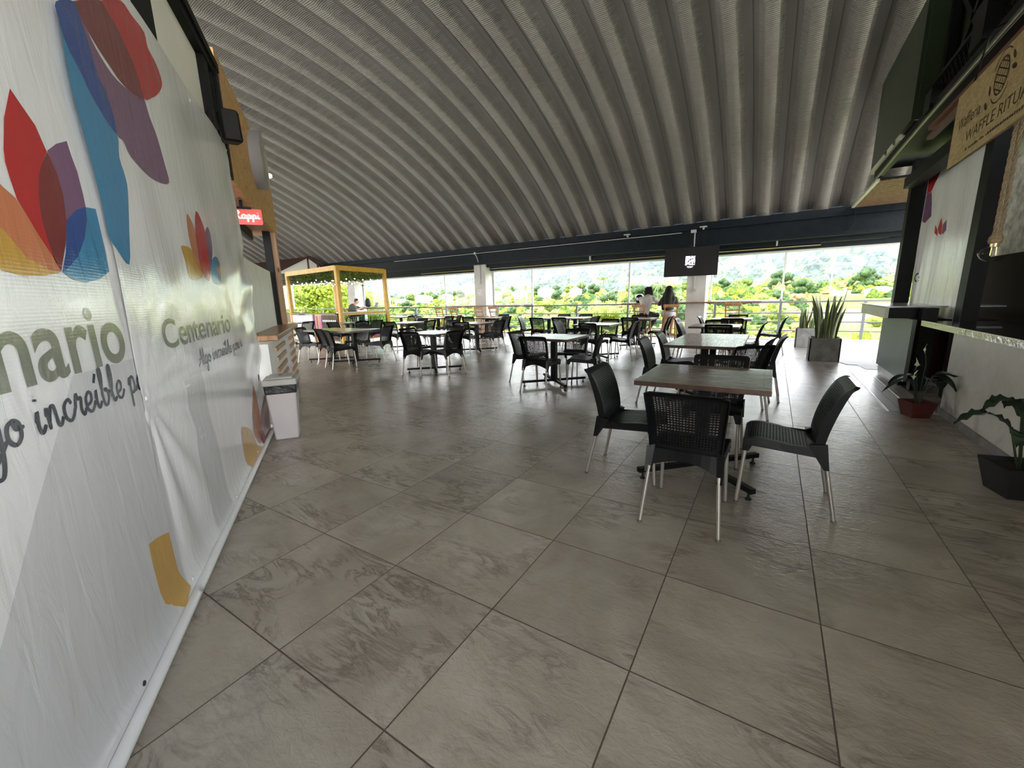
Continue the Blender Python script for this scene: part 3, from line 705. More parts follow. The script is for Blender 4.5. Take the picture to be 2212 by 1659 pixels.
# ================================================================ tables
def m_top(name, along_x, dark=1.0):
    t = NT(name); v = t.coord(); x, y, z = t.sep(v)
    a, b = (y, x) if along_x else (x, y)
    k = t.math('DIVIDE', t.math('ADD', a, 1.0), 0.117)
    cell = t.math('FLOOR', k); fr = t.math('FRACT', k)
    wn_ = t.new('ShaderNodeTexWhiteNoise', noise_dimensions='1D'); t.put(wn_.inputs['W'], cell)
    gr = t.noise(t.comb(t.math('MULTIPLY', b, 2.2), t.math('MULTIPLY', a, 34), cell), 2.0, 5, 0.65, 0.4)
    c = t.ramp(gr, [(0.3, (0.055 * dark, 0.030 * dark, 0.017 * dark)), (0.5, (0.14 * dark, 0.088 * dark, 0.05 * dark)), (0.7, (0.27 * dark, 0.20 * dark, 0.13 * dark))])
    c = t.mix(t.math('MULTIPLY', wn_.outputs[0], 0.8), c, (0.30 * dark, 0.25 * dark, 0.19 * dark))
    gap = t.math('LESS_THAN', t.math('MINIMUM', fr, t.math('SUBTRACT', 1.0, fr)), 0.03)
    rim = t.math('GREATER_THAN', t.math('MAXIMUM', t.math('ABSOLUTE', x), t.math('ABSOLUTE', y)), 0.362)
    ring = t.math('LESS_THAN', t.math('ABSOLUTE', t.math('SUBTRACT', t.math('MAXIMUM', t.math('ABSOLUTE', x), t.math('ABSOLUTE', y)), 0.362)), 0.002)
    g2 = t.math('MAXIMUM', t.math('MULTIPLY', gap, t.math('SUBTRACT', 1.0, rim)), ring)
    t.set(color=t.mix(g2, c, (0.012, 0.008, 0.006)), rough=t.math('MULTIPLY_ADD', gr, 0.35, 0.12), spec=0.5, coat=0.35, coatr=0.10)
    wv = t.noise(t.comb(t.math('MULTIPLY', b, 1.2), t.math('MULTIPLY', a, 16), cell), 1.6, 2, 0.5)
    t.bump(t.math('SUBTRACT', t.math('MULTIPLY', wv, 2.2), g2), 0.30, 0.003)
    return t.m
M_TOPX = m_top('table_planks', True); M_TOPY = m_top('table_planks_across', False); M_EDGE = mat('table_edge_wood', (0.06, 0.032, 0.02), 0.35, nscale=14, namt=0.35)
def table(label, x, y, deg=0, across=False, h=0.745, size=0.82):
    t = thing('dining_table', label, 'table', (x, y, 0), math.radians(deg), 'wood topped pedestal dining tables')
    s = size / 2; zt = h
    tp = MB().box(-s, s, -s, s, zt - 0.034, zt, 1)
    tp.mi[-5] = 0   # top face: planks
    for i, f in enumerate(tp.f): tp.mi[i] = 0 if i == 1 else 1
    tp.build('tabletop', [M_TOPY if across else M_TOPX, M_EDGE], t, bevel=0.003)
    MB().box(-.20, .20, -.03, .03, zt - .060, zt - .034).box(-.03, .03, -.20, .20, zt - .060, zt - .034).build('top_plate', M_BLACK, t)
    MB().box(-.04, .04, -.04, .04, .05, zt - .06).build('column', M_BLACK, t)
    for i, (a, b) in enumerate(((1, 1), (-1, 1), (-1, -1), (1, -1))):
        e = 0.365; f = MB().bar((a * .03, b * .03, .070), (a * e, b * e, .070), .040, .034).build('foot', M_BLACK, t)
        q = e - 0.025
        MB().lathe([(.018, 0), (.020, .008), (.008, .016), (.006, .055)], (a * q, b * q, 0), 12).build('leveler', M_BLACK, f)
    return t
table('brown plank table with a glossy top, nearest to the camera', -0.37, 3.24)
chair('black perforated chair nearest to the camera, its back turned to it, at the nearest table', -0.355, 2.560, 0)
chair('black perforated chair at the right side of the nearest table, pulled out and facing left', 0.135, 3.035, 90)
chair('black perforated chair at the left side of the nearest table, facing right', -0.835, 3.005, -90)
chair('black perforated chair behind the nearest table, facing the camera side, mostly hidden by the tabletop', -0.335, 3.62, 180)
table('plank table of the joined pair behind the nearest table, the nearer half', -0.655, 5.47, 0, True)
table('plank table of the joined pair behind the nearest table, the farther half', -0.655, 6.295, 0, True)
chair('black chair on the left side of the joined pair of tables, the nearer of two', -1.085, 5.28, -90)
chair('black chair on the left side of the joined pair of tables, the farther of two', -1.05, 6.05, -88)
chair('black chair turned askew at the near right corner of the joined pair of tables', -0.28, 4.98, 38)
chair('black chair right of the joined pair of tables, just behind the askew one', -0.24, 5.62, 82)
chair('black chair on the right side of the joined pair of tables, standing out farthest right', -0.115, 6.02, 90)
table('dark topped table in front of the pillar with the television', -0.87, 8.50)
chair('black chair, back to the camera, at the table in front of the television pillar', -0.76, 8.13, 0)
chair('black chair on the left of the table in front of the television pillar, facing right', -1.25, 8.55, -90)
chair('black chair on the right of the table in front of the television pillar, facing left', -0.36, 8.60, 90)
chair('black chair on the far side of the table in front of the television pillar', -0.92, 8.88, 180)
table('pale looking table nearest to the window at right, behind the television pillar table', -0.78, 10.95)
chair('black chair with its back to the camera at the rightmost window table', -0.70, 10.10, 0)
chair('black chair standing alone right of the rightmost window table, facing left', 0.00, 10.66, 90)
chair('black chair on the left of the rightmost window table, seen as a thin strip', -1.18, 10.72, -90)
chair('black chair on the far side of the rightmost window table, below the empty bar stool', -0.70, 11.35, 180)
table('plank table in the middle of the room with a pale shining top', -2.80, 5.68)
chair('black chair with its back to the camera at the middle table', -2.80, 5.265, 0)
chair('black chair on the left of the middle table, facing right', -3.27, 5.76, -90)
chair('black chair on the right of the middle table, turned slightly towards the camera', -2.33, 5.75, 103)
chair('black chair on the far side of the middle table', -2.74, 6.20, 180)
table('pale shining table behind the middle table', -3.20, 8.62)
chair('black chair with its back to the camera at the table behind the middle one', -3.10, 8.18, -12)
chair('black chair on the right of the table behind the middle one, facing left', -2.63, 8.60, 90)
chair('black chair with backlit mesh on the far side of the table behind the middle one', -3.18, 9.15, 180)
chair('greyish shining chair on the left of the table behind the middle one', -3.86, 8.55, -90)
table('pale table in front of the two people at the bar', -2.92, 10.85)
chair('black chair, back to the camera, at the table in front of the two people', -2.93, 10.35, 0)
chair('black chair on the right of the table in front of the two people, facing left', -2.38, 10.78, 90)
chair('black chair on the far side of the table in front of the two people', -3.08, 11.30, 180)
chair('black chair pulled out between the two people and the television pillar table', -1.55, 9.95, -92)
table('left table of the joined pair under the wide open window', -5.66, 11.15)
table('right table of the joined pair under the wide open window', -4.83, 11.17)
chair('light grey looking chair at the left end of the joined pair under the open window', -6.14, 10.75, -75)
chair('black chair in front of the left table of the pair under the open window', -5.44, 10.22, 0)
chair('black chair in front of the right table of the pair under the open window', -4.86, 10.42, 0)
chair('black chair behind the left table of the pair under the open window', -5.50, 11.62, 180)
chair('black chair behind the right table of the pair under the open window', -4.78, 11.62, 180)
chair('mesh backed chair at the right end of the pair under the open window', -4.28, 10.75, 80)
table('pale shining table left of the middle table', -5.40, 5.81)
chair('black chair, nearest left one at the table left of the middle table', -5.42, 5.45, 6)
chair('black chair, nearest right one at the table left of the middle table', -4.98, 5.68, 84)
chair('black chair hidden behind the left one at the table left of the middle one', -5.92, 5.93, -90)
chair('black chair on the far side of the table left of the middle one', -5.50, 6.35, 180)
table('pale table in front of the pillar left of centre', -6.42, 8.55)
chair('black chair, nearest left one at the table in front of the left pillar', -6.50, 8.16, 18)
chair('black chair at the right of the table in front of the left pillar', -6.03, 8.68, 84)
chair('black chair on the far side of the table in front of the left pillar', -6.45, 9.05, 180)
chair('black chair at the far left of the table in front of the left pillar', -6.98, 8.62, -90)
table('pale table close to the window behind the left pillar table', -7.95, 11.15)
chair('light grey looking chair right of the table close to the left pillar, by the window', -7.14, 10.75, 82)
chair('black chair behind the table close to the left pillar', -7.72, 11.58, 180)
chair('black chair in front of the table close to the left pillar', -8.10, 10.55, 10)
table('pale table right of the yellow booth', -8.76, 8.42)
chair('black chair with its back to the camera beside the yellow booth corner post', -8.76, 7.98, 8)
chair('black chair on the right of the table beside the yellow booth', -8.25, 8.55, 84)
chair('black chair on the far side of the table beside the yellow booth', -8.95, 8.95, 176)
table('pale table by the window right of the yellow booth', -10.05, 11.15)
chair('grey shining chair at the left of the window table right of the yellow booth', -10.60, 11.0, -80)
chair('black chair, nearer of two, right of the window table beside the yellow booth', -9.52, 10.85, 84)
chair('black chair, farther of two, right of the window table beside the yellow booth', -9.72, 11.55, 110)
table('pale table by the window just behind the yellow booth corner', -12.35, 11.55)
chair('light grey chair at the table just behind the yellow booth corner', -11.75, 11.35, 84)
table('right half of the long brown table between counter and booth', -7.78, 5.86)
table('left half of the long brown table between counter and booth', -8.61, 5.86)
chair('black chair with its back to the camera at the long table by the counter', -7.55, 5.33, -16)
chair('black chair partly behind the front one at the long table by the counter', -8.13, 5.55, -10)
chair('black chair at the left end of the long table, nearest to the counter', -9.02, 5.65, -62)
chair('black chair at the right end of the long table, back to the camera', -7.52, 6.32, 106)
chair('black chair behind the long table on its far side', -8.35, 6.38, 180)
table('dark table between the long table and the yellow booth', -10.95, 8.05)
chair('black chair at the near side of the table beside the yellow booth rack', -10.72, 7.62, 12)
chair('black chair at the right of the table beside the yellow booth rack, nearer of two', -10.30, 7.95, 78)
chair('black chair at the right of the table beside the yellow booth rack, farther of two', -10.20, 8.35, 92)
table('table standing behind the wooden counter at far left', -13.15, 7.55)
chair('black chair beside the wooden counter at far left, in front of the white low wall', -12.35, 7.50, 95)
# ================================================================ bar ledge and stools along the railing
def m_wood(name, a, b, c, sc=9, rough=0.45):
    t = NT(name); v = t.coord(); g = t.noise(t.map(v, scale=(1, 1, 0.12)), sc, 5, 0.6, 1.0)
    t.set(color=t.ramp(g, [(0.3, a), (0.5, b), (0.7, c)]), rough=rough); t.bump(g, 0.12, 0.004); return t.m
M_STOOL = m_wood('stool_wood', (0.20, 0.085, 0.03), (0.36, 0.17, 0.065), (0.50, 0.27, 0.11), 22)
M_BARW = m_wood('bar_ledge_wood', (0.13, 0.06, 0.03), (0.22, 0.11, 0.055), (0.34, 0.20, 0.11), 14)
for x0, x1, lab in ((-4.02, -0.26, 'brown wooden bar ledge in front of the two seated people, running past the television pillar'), (-10.9, -7.7, 'brown wooden bar ledge at the left pillar, above the empty stools'), (-17.0, -13.2, 'wooden bar ledge behind the yellow booth where the laptop stands')):
    b_ = thing('bar_ledge', lab, 'bar ledge', (x0, 12.9, 0)); L = x1 - x0
    MB().box(0, L, 0, 0.28, 1.058, 1.098).build('board', M_BARW, b_, bevel=0.003)
    n = max(2, int(L / 1.2))
    for i in range(n):
        x = 0.25 + (L - 0.5) * i / (n - 1)
        if any(a - .08 < x0 + x < c + .08 for a, c in PIL): x += .62
        MB().bar((x, 0.04, 1.045), (x, 0.80, 1.045), 0.03, 0.026).build('bracket', M_BLACK, b_)
def stool(label, x, y, deg, seat_h=0.74):
    t = thing('bar_stool', label, 'stool', (x, y, 0), math.radians(deg), 'wooden bar stools at the window ledge')
    s = MB()
    for i in range(5): s.box(-.17, .17, -.165 + i * .068, -.165 + i * .068 + .058, seat_h - .022, seat_h)
    s.build('seat', M_STOOL, t)
    for a in (-1, 1):
        MB().bar((a * .15, .14, seat_h - .02), (a * .19, .20, 0), .035, .035).build('leg', M_STOOL, t)
        MB().bar((a * .15, -.14, seat_h - .02), (a * .19, -.22, 0), .035, .035).build('leg', M_STOOL, t)
        MB().bar((a * .15, -.15, seat_h - .02), (a * .155, -.23, seat_h + .33), .030, .034).build('back_post', M_STOOL, t)
    MB().box(-.155, .155, .125, .150, seat_h - .07, seat_h - .02).box(-.155, .155, -.15, -.125, seat_h - .07, seat_h - .02).build('apron', M_STOOL, t)
    MB().bar((-.18, .185, .25), (.18, .185, .25), .03, .03).bar((-.18, -.20, .25), (.18, -.20, .25), .03, .03).build('footrest', M_STOOL, t)
    MB().box(-.20, .20, -.262, -.232, seat_h + .25, seat_h + .33).build('back_slat', M_STOOL, t, bevel=.008)
    MB().box(-.19, .19, -.235, -.212, seat_h + .13, seat_h + .165).build('back_slat', M_STOOL, t)
    return t
stool('wooden bar stool under the person in the white shirt', -3.13, 12.02, -14)
stool('wooden bar stool under the person with long straight hair', -2.36, 11.88, 18)
stool('empty wooden bar stool at the ledge right of the television pillar', -0.88, 12.35, 0)
stool('empty wooden bar stool right of the left pillar, nearer to the centre', -8.28, 12.25, 0)
stool('empty wooden bar stool right of the left pillar, closest to the pillar', -8.98, 12.35, 0)
stool('empty wooden bar stool left of the left pillar, closest to the pillar', -10.15, 12.35, -4)
stool('empty wooden bar stool left of the left pillar, farthest left', -10.85, 12.3, 4)
# ================================================================ television
tv = thing('television', 'flat black television hanging from the dark beam', 'television', (-2.03, 12.62, 2.20), math.radians(2))
M_SCR = mat('screen_black', (0.010, 0.009, 0.011), 0.22, spec=0.6)
tv.rotation_euler = (math.radians(-6), 0, math.radians(2))
MB().box(-.685, .685, -.02, .03, -.39, .39).build('casing', M_BLACK, tv, bevel=.006)
MB().box(-.675, .675, -.0225, -.0205, -.38, .38).build('screen', M_SCR, tv)
t = NT('album_picture'); n = t.noise(t.coord(), 22, 3, 0.6); t.set(color=(0, 0, 0), emit=t.ramp(n, [(0.40, (0.01, 0.01, 0.012)), (0.50, (0.30, 0.29, 0.36)), (0.60, (0.75, 0.74, 0.85))]), estr=0.8)
MB().box(-.135, .115, -.0245, -.0228, -.10, .145).build('album_picture', t.m, tv)
M_TXT = mat('screen_text', (0, 0, 0), emit=(0.6, 0.6, 0.65), estr=0.6)
MB().box(-.09, .07, -.0245, -.0228, -.145, -.130).build('caption', M_TXT, tv); MB().box(-.07, .05, -.0245, -.0228, -.168, -.160).build('caption', M_TXT, tv)
MB().tube([(-.05, .06, .1), (-.05, .06, .48)], .022, 10).bar((-.05, .06, .46), (-.05, .42, .46), .04, .04).box(-.15, .15, .03, .06, -.1, .1).build('ceiling_mount', M_BLACK, tv)
# ================================================================ planters with snake plants
def m_snake():
    t = NT('snake_plant_leaf'); v = t.coord('UV'); x, y, z = t.sep(v)
    n = t.noise(t.comb(t.math('MULTIPLY', x, 3), t.math('MULTIPLY', y, 26), 0), 2.2, 3, 0.6, 1.2)
    c = t.ramp(n, [(0.35, (0.018, 0.045, 0.022)), (0.6, (0.075, 0.125, 0.06))])
    e = t.math('GREATER_THAN', t.math('ABSOLUTE', t.math('SUBTRACT', x, 0.5)), 0.36)
    t.set(color=t.mix(e, c, (0.36, 0.36, 0.10)), rough=0.35); return t.m
M_SNAKE = m_snake()
def blades(specs):
    vs = []; fs = []; uv = []
    for (x, y, z, L, lean, az, w, tw) in specs:
        N = 9; b = len(vs)
        for i in range(N + 1):
            t = i / N; ww = w * (0.62 + 1.0 * t - 1.62 * t ** 4) if t < 1 else 0.0006
            ww = max(ww * 0.8, 0.0008)
            r = lean * L * t * t; cx = x + r * math.cos(az); cy = y + r * math.sin(az); cz = z + L * t * (1 - 0.12 * lean * t)
            a = tw + t * 0.7
            for k in (-1, 0, 1):
                vs.append((cx + k * ww * math.cos(a) - (0.25 * ww * math.sin(a) if k == 0 else 0), cy + k * ww * math.sin(a) + (0.25 * ww * math.cos(a) if k == 0 else 0), cz)); uv.append(((k + 1) / 2, t * L))
        for i in range(N):
            for k in (0, 1): fs.append((b + i * 3 + k, b + i * 3 + k + 1, b + i * 3 + 3 + k + 1, b + i * 3 + 3 + k))
    me = bpy.data.meshes.new('foliage'); me.from_pydata(vs, [], fs); me.materials.append(M_SNAKE)
    Lr = me.uv_layers.new(name='uv'); li = [0] * len(me.loops); me.loops.foreach_get('vertex_index', li)
    Lr.data.foreach_set('uv', [c for i in li for c in uv[i]]); me.polygons.foreach_set('use_smooth', [True] * len(fs)); me.update()
    return me
M_SOIL = mat('soil', (0.03, 0.02, 0.012), 0.95, nscale=40, namt=0.4)
def planter(label, x, y, deg, w, h, n, hmax, seed, spread):
    p = thing('planter', label, 'planter', (x, y, 0), math.radians(deg))
    a = w / 2; th = .025
    MB().box(-a, a, -a, -a + th, 0, h).box(-a, a, a - th, a, 0, h).box(-a, -a + th, -a, a, 0, h).box(a - th, a, -a, a, 0, h).box(-a + th, a - th, -a + th, a - th, 0, .03).build('pot', M_CONC, p, bevel=.004)
    MB().box(-a + th, a - th, -a + th, a - th, h - .07, h - .05).build('soil', M_SOIL, p)
    rnd = random.Random(seed); sp = []
    for i in range(n):
        px = rnd.uniform(-a + .07, a - .07); py = rnd.uniform(-a + .07, a - .07)
        sp.append((px, py, h - .06, hmax * rnd.uniform(0.42, 1.0), rnd.uniform(0.0, spread), math.atan2(py, px) + rnd.uniform(-.4, .4), rnd.uniform(.026, .040), rnd.uniform(0, 6.3)))
    sp += [(a * .7, 0, h - .06, hmax * 1.18, .10, 0.2, .030, 0.3), (a * .6, .05, h - .06, hmax * 1.12, .16, 0.1, .026, 0.8), (-a * .5, 0, h - .06, hmax * 0.95, .04, 3, .034, 0.1), (0, 0, h - .06, hmax * .98, .02, 0, .034, .5)]
    link_mesh('foliage', blades(sp), p)
    return p
planter('square grey concrete planter with tall snake plants, the nearer one', 0.90, 9.93, 0, .48, .44, 26, .92, 5, .22)
planter('pale concrete planter with snake plants standing behind the nearer planter', 0.72, 12.15, 0, .40, .46, 16, .66, 9, .12)
# ================================================================ trash bin
M_BIN = mat('bin_plastic', (0.56, 0.53, 0.52), 0.4, nscale=3, namt=0.06)
M_LID = mat('bin_lid_plastic', (0.42, 0.42, 0.38), 0.4, nscale=5, namt=0.08)
t = NT('black_bag'); t.set(color=(0.006, 0.006, 0.007), rough=0.28); t.bump(t.noise(t.coord(), 14, 4), 0.6, 0.02); M_BAG = t.m
bn = thing('trash_bin', 'tall off-white plastic trash bin with black bag and grey lid', 'trash bin', (-4.125, 2.20, 0), math.radians(145.3))
def frus(x0, x1, y0, y1, z0, X0, X1, Y0, Y1, z1): return [(x0, y0, z0), (x1, y0, z0), (x1, y1, z0), (x0, y1, z0), (X0, Y0, z1), (X1, Y0, z1), (X1, Y1, z1), (X0, Y1, z1)]
FB = [(0, 3, 2, 1), (4, 5, 6, 7), (0, 1, 5, 4), (1, 2, 6, 5), (2, 3, 7, 6), (3, 0, 4, 7)]
MB().add(frus(-.125, .125, -.105, .105, 0, -.15, .15, -.135, .135, .52), FB).build('body', M_BIN, bn, bevel=.015)
MB().add(frus(-.153, .153, -.138, .138, .47, -.158, .158, -.143, .143, .57), FB).build('bag', M_BAG, bn, bevel=.01)
MB().add(frus(-.168, .168, -.150, .150, .555, -.166, .166, -.148, .148, .615), FB).add(frus(-.14, .14, -.12, .12, .615, -.125, .125, -.105, .105, .635), FB).build('lid', M_LID, bn, bevel=.01)
MB().box(-.05, .05, -.012, .012, .636, .641).build('lid_handle', M_CONC, bn)
PETALS = {
'big_dark_blue':[(0.660,2.321),(0.806,2.404),(0.840,2.369),(0.867,2.295),(0.897,2.205),(0.948,2.151),(0.963,2.029),(0.859,2.055),(0.783,2.104),(0.721,2.163),(0.671,2.206),(0.656,2.269)],
'big_light_blue':[(0.656,2.269),(0.671,2.206),(0.721,2.163),(0.783,2.104),(0.859,2.055),(0.964,2.028),(0.937,1.933),(0.956,1.865),(0.953,1.804),(0.889,1.639),(0.816,1.498),(0.719,1.550),(0.680,1.594),(0.680,1.689),(0.669,1.842),(0.651,1.972),(0.641,2.068),(0.647,2.175)],
'big_purple':[(0.828,2.398),(0.899,2.336),(0.957,2.306),(1.057,2.282),(1.164,2.284),(1.312,2.302),(1.399,2.333),(1.432,2.267),(1.492,2.190),(1.538,2.073),(1.554,1.985),(1.392,1.950),(1.246,1.948),(1.071,1.973),(1.020,2.018),(0.964,2.028),(0.948,2.151),(0.897,2.205),(0.867,2.295),(0.840,2.369)],
'big_dark_red':[(0.806,2.404),(1.099,2.571),(1.182,2.553),(1.271,2.510),(1.359,2.441),(1.399,2.333),(1.247,2.295),(1.131,2.293),(1.052,2.309),(0.953,2.331),(0.858,2.366),(0.828,2.398)],
'big_red':[(1.099,2.571),(1.322,2.698),(1.421,2.699),(1.567,2.701),(1.584,2.641),(1.682,2.606),(1.725,2.541),(1.647,2.461),(1.513,2.379),(1.399,2.333),(1.359,2.441),(1.271,2.510),(1.182,2.553)],
's_orange':[(1.772,1.867),(1.850,1.842),(1.891,1.780),(1.918,1.654),(1.953,1.536),(1.820,1.563),(1.767,1.638),(1.738,1.746)],
's_red':[(1.977,1.922),(2.064,1.891),(2.113,1.825),(2.120,1.726),(2.085,1.544),(2.016,1.490),(1.900,1.557),(1.881,1.662),(1.899,1.793)],
's_purple':[(2.209,1.865),(2.264,1.835),(2.254,1.742),(2.188,1.656),(2.075,1.544),(2.042,1.605),(2.063,1.731),(2.114,1.813)],
's_yellow':[(1.571,1.655),(1.641,1.670),(1.745,1.664),(1.815,1.620),(1.930,1.535),(1.775,1.490),(1.640,1.489),(1.605,1.579)],
's_blue':[(2.153,1.627),(2.258,1.670),(2.370,1.674),(2.432,1.637),(2.399,1.564),(2.313,1.490),(2.161,1.483),(2.100,1.545)],
'f_orange':[(2.946,0.604),(3.027,0.493),(3.070,0.331),(2.957,0.142),(2.787,0.098),(2.684,0.244),(2.724,0.416)],
'f_red':[(3.553,0.456),(3.592,0.302),(3.604,0.100),(3.353,0.023),(2.884,0.066),(3.018,0.234),(3.263,0.376)],
'f_yellow':[(2.261,0.387),(2.382,0.370),(2.597,0.270),(2.687,0.120),(2.895,0.008),(2.469,0.003),(2.248,0.097),(2.226,0.234)],
'l_red':[(0.318,1.921),(0.355,1.893),(0.401,1.859),(0.430,1.797),(0.390,1.756),(0.355,1.710),(0.330,1.651),(0.316,1.585),(0.319,1.526),(0.332,1.467),(0.350,1.440),(0.315,1.493),(0.280,1.537),(0.249,1.583),(0.224,1.618),(0.216,1.674),(0.214,1.706),(0.221,1.740),(0.258,1.827)],
'l_dark':[(0.433,1.798),(0.390,1.756),(0.355,1.710),(0.330,1.651),(0.316,1.585),(0.319,1.526),(0.332,1.467),(0.350,1.440),(0.412,1.527),(0.449,1.602),(0.467,1.681),(0.459,1.747)],
'l_purple':[(0.568,1.871),(0.578,1.827),(0.594,1.784),(0.599,1.710),(0.597,1.672),(0.524,1.649),(0.449,1.602),(0.467,1.681),(0.459,1.747),(0.434,1.801),(0.497,1.840)],
'l_darkblue':[(0.597,1.672),(0.584,1.625),(0.540,1.561),(0.471,1.497),(0.398,1.455),(0.355,1.439),(0.402,1.502),(0.449,1.602),(0.524,1.649)],
'l_blue':[(0.597,1.672),(0.669,1.680),(0.671,1.606),(0.673,1.531),(0.667,1.461),(0.577,1.428),(0.481,1.414),(0.404,1.419),(0.355,1.439),(0.398,1.455),(0.471,1.497),(0.540,1.561),(0.584,1.625)],
'l_orange':[(0.148,1.656),(0.181,1.637),(0.218,1.621),(0.249,1.583),(0.280,1.537),(0.315,1.493),(0.350,1.439),(0.294,1.441),(0.202,1.465),(0.138,1.526),(0.105,1.543)],
'l_yellow':[(0.105,1.543),(0.138,1.526),(0.202,1.465),(0.294,1.441),(0.344,1.436),(0.251,1.422),(0.168,1.417),(0.099,1.424),(0.064,1.434)],
'l_blob':[(0.685,0.380),(0.694,0.189),(0.743,0.072),(0.630,0.043),(0.561,0.107),(0.514,0.153),(0.496,0.218),(0.490,0.330),(0.492,0.433),(0.571,0.418)],
'l_greyband':[(0.274,1.130),(0.636,0.965),(0.695,0.624),(0.694,0.334),(0.485,0.416),(0.283,0.153),(-0.218,0.599),(-0.211,0.616),(-0.008,0.840),(0.137,0.987)],
'r_red':[(8.974,3.180),(8.780,3.066),(8.795,2.976),(8.902,2.891),(9.110,2.765),(9.508,2.750),(9.712,2.817),(9.872,2.971),(9.955,3.128),(9.566,3.208)],
'r_purple':[(9.105,2.757),(8.975,2.570),(8.885,2.372),(9.198,2.314),(9.390,2.369),(9.712,2.817),(9.508,2.750)],
'r_s1':[(8.393,2.288),(8.285,2.168),(8.251,2.032),(8.424,2.078),(8.488,2.153),(8.444,2.229)],
'r_s2':[(8.133,2.220),(8.075,2.078),(8.172,2.037),(8.245,2.058),(8.249,2.177)],
'r_s3':[(8.636,2.220),(8.495,2.127),(8.446,2.040),(8.613,2.099)],
'r_blue':[(9.861,2.876),(9.702,2.800),(9.481,2.412),(9.430,2.160),(9.521,2.076)],
'r_yel':[(8.056,0.535),(7.663,0.430),(7.756,0.279),(7.796,0.156),(7.998,0.170),(8.065,0.378)],
'r_mag':[(7.170,0.692),(7.079,0.608),(7.138,0.414),(7.175,0.260),(7.375,0.160),(7.638,0.136),(7.592,0.304),(7.458,0.544)],
'r_text':[(9.236,1.582),(9.002,1.573),(8.894,1.393),(9.140,1.423)],
}
# ================================================================ left stall: everything lives in the stall frame (x along the wall, -y towards the room)
SP = Vector((-1.56, 0.17, 0)); SA = math.atan2(0.5695, -0.82199)
def S_(o):
    o.location = SP; o.rotation_euler = (0, 0, SA); return o
def sthing(name, label, cat, group=None): return thing(name, label, cat, SP, SA, group)
def sstruct(mb, name, m): return S_(struct(mb.build(name, m)))
M_WP = mat('stall_white_panel', (0.90, 0.87, 0.79), 0.6, nscale=2, namt=0.05)
sstruct(MB().box(-3.2, 3.42, .06, .14, 0, 2.77).box(-3.2, 3.42, .05, .12, 2.70, 3.345), 'wall_stall', M_WP)
fr = MB().box(1.70, 1.86, .0, .05, 2.6, 3.34).box(-3.2, 3.56, -.01, .06, 3.335, 3.42).box(-3.2, 3.56, -.03, .04, 3.40, 3.47).box(3.10, 3.24, 0.0, .05, 2.6, 3.34).box(3.44, 3.56, -.02, .10, 2.5, 3.42).box(3.38, 3.46, .0, .10, 0, 3.4)
sstruct(fr, 'trim_9', M_BLACK)
# ---- printed vinyl banners
def wr2(s, z):
    """folds of the right banner (metres towards the room)"""
    a = math.atan2(0.96 - z, s - 0.73); r = math.hypot(s - .73, z - .96)
    f = 0.006 * math.sin(a * 15) * math.exp(-((r - .5) / .6) ** 2) * (1 if z < 1.0 else 0.2)
    f += 0.004 * math.sin(9 * (s * 1.3 + .45 * z)) * max(0, min(1, (2.3 - z))) * max(0, min(1, (z - .9) * 2))
    k = max(0, (s - 2.6) / .86)
    f += k * (0.012 * math.sin(11 * z + 3 * s) + 0.008 * math.sin(17 * z - 9 * s)) * (1 if z < 1.9 else .3)
    f += 0.005 * math.sin(5 * s + 2.1 * z) + 0.030 * math.exp(-((z) / .09) ** 2) + .02 * math.exp(-((s - 3.46) / .1) ** 2) * (1 - abs(z - 1.4) / 1.5)
    return f + .012
def wr1(s, z): return 0.003 * math.sin(3 * s + 1.3 * z) + 0.030 * math.exp(-(z / .09) ** 2) + 0.004
def m_vinyl(name, col, rib=1.0):
    t = NT(name); v = t.coord(); x, y, z = t.sep(v)
    n = t.noise(t.map(v, scale=(5, 1, 1.1), rot=(0, 0.35, 0)), 2.6, 4, 0.55, 0.9)
    n2 = t.noise(t.map(v, scale=(1.2, 1, 2.2)), 9, 4, 0.6, 0.6)
    cr = t.math('SINE', t.math('MULTIPLY', t.math('ADD', z, t.math('MULTIPLY', n2, 0.004)), 2 * PI / 0.010))
    h = t.math('ADD', t.math('MULTIPLY', n, 1.0), t.math('ADD', t.math('MULTIPLY', cr, 0.014 * rib), t.math('MULTIPLY', n2, 0.09)))
    t.set(color=col, rough=0.15, spec=0.6, coat=0.25, coatr=0.08); t.bump(h, 0.40, 0.010); return t.m
M_VIN = m_vinyl('vinyl_white', (0.84, 0.835, 0.815)); 
PC = {'dark_blue': (0.035, 0.085, 0.30), 'light_blue': (0.06, 0.26, 0.46), 'purple': (0.22, 0.11, 0.20), 'dark_red': (0.22, 0.035, 0.035), 'red': (0.52, 0.03, 0.03),
      'orange': (0.62, 0.22, 0.10), 'yellow': (0.62, 0.36, 0.07), 'grey': (0.66, 0.66, 0.655), 'ink': (0.055, 0.06, 0.075), 'olive': (0.22, 0.23, 0.17), 'magenta': (0.55, 0.05, 0.16)}
MP = {k: m_vinyl('vinyl_' + k, c, 0.7) for k, c in PC.items()}
def cut_grid(vs2, fs, step):
    """2D mesh cut into cells so that it can follow the folds"""
    bm = bmesh.new(); vv = [bm.verts.new((x, 0, z)) for x, z in vs2]
    for f in fs:
        try: bm.faces.new([vv[i] for i in f])
        except ValueError: pass
    xs = [v[0] for v in vs2]; zs = [v[1] for v in vs2]
    for ax, lo, hi in ((0, min(xs), max(xs)), (2, min(zs), max(zs))):
        c = math.ceil(lo / step) * step
        while c < hi:
            co = [0, 0, 0]; no = [0, 0, 0]; co[ax] = c; no[ax] = 1
            bmesh.ops.bisect_plane(bm, geom=bm.verts[:] + bm.edges[:] + bm.faces[:], plane_co=co, plane_no=no)
            c += step
    return bm
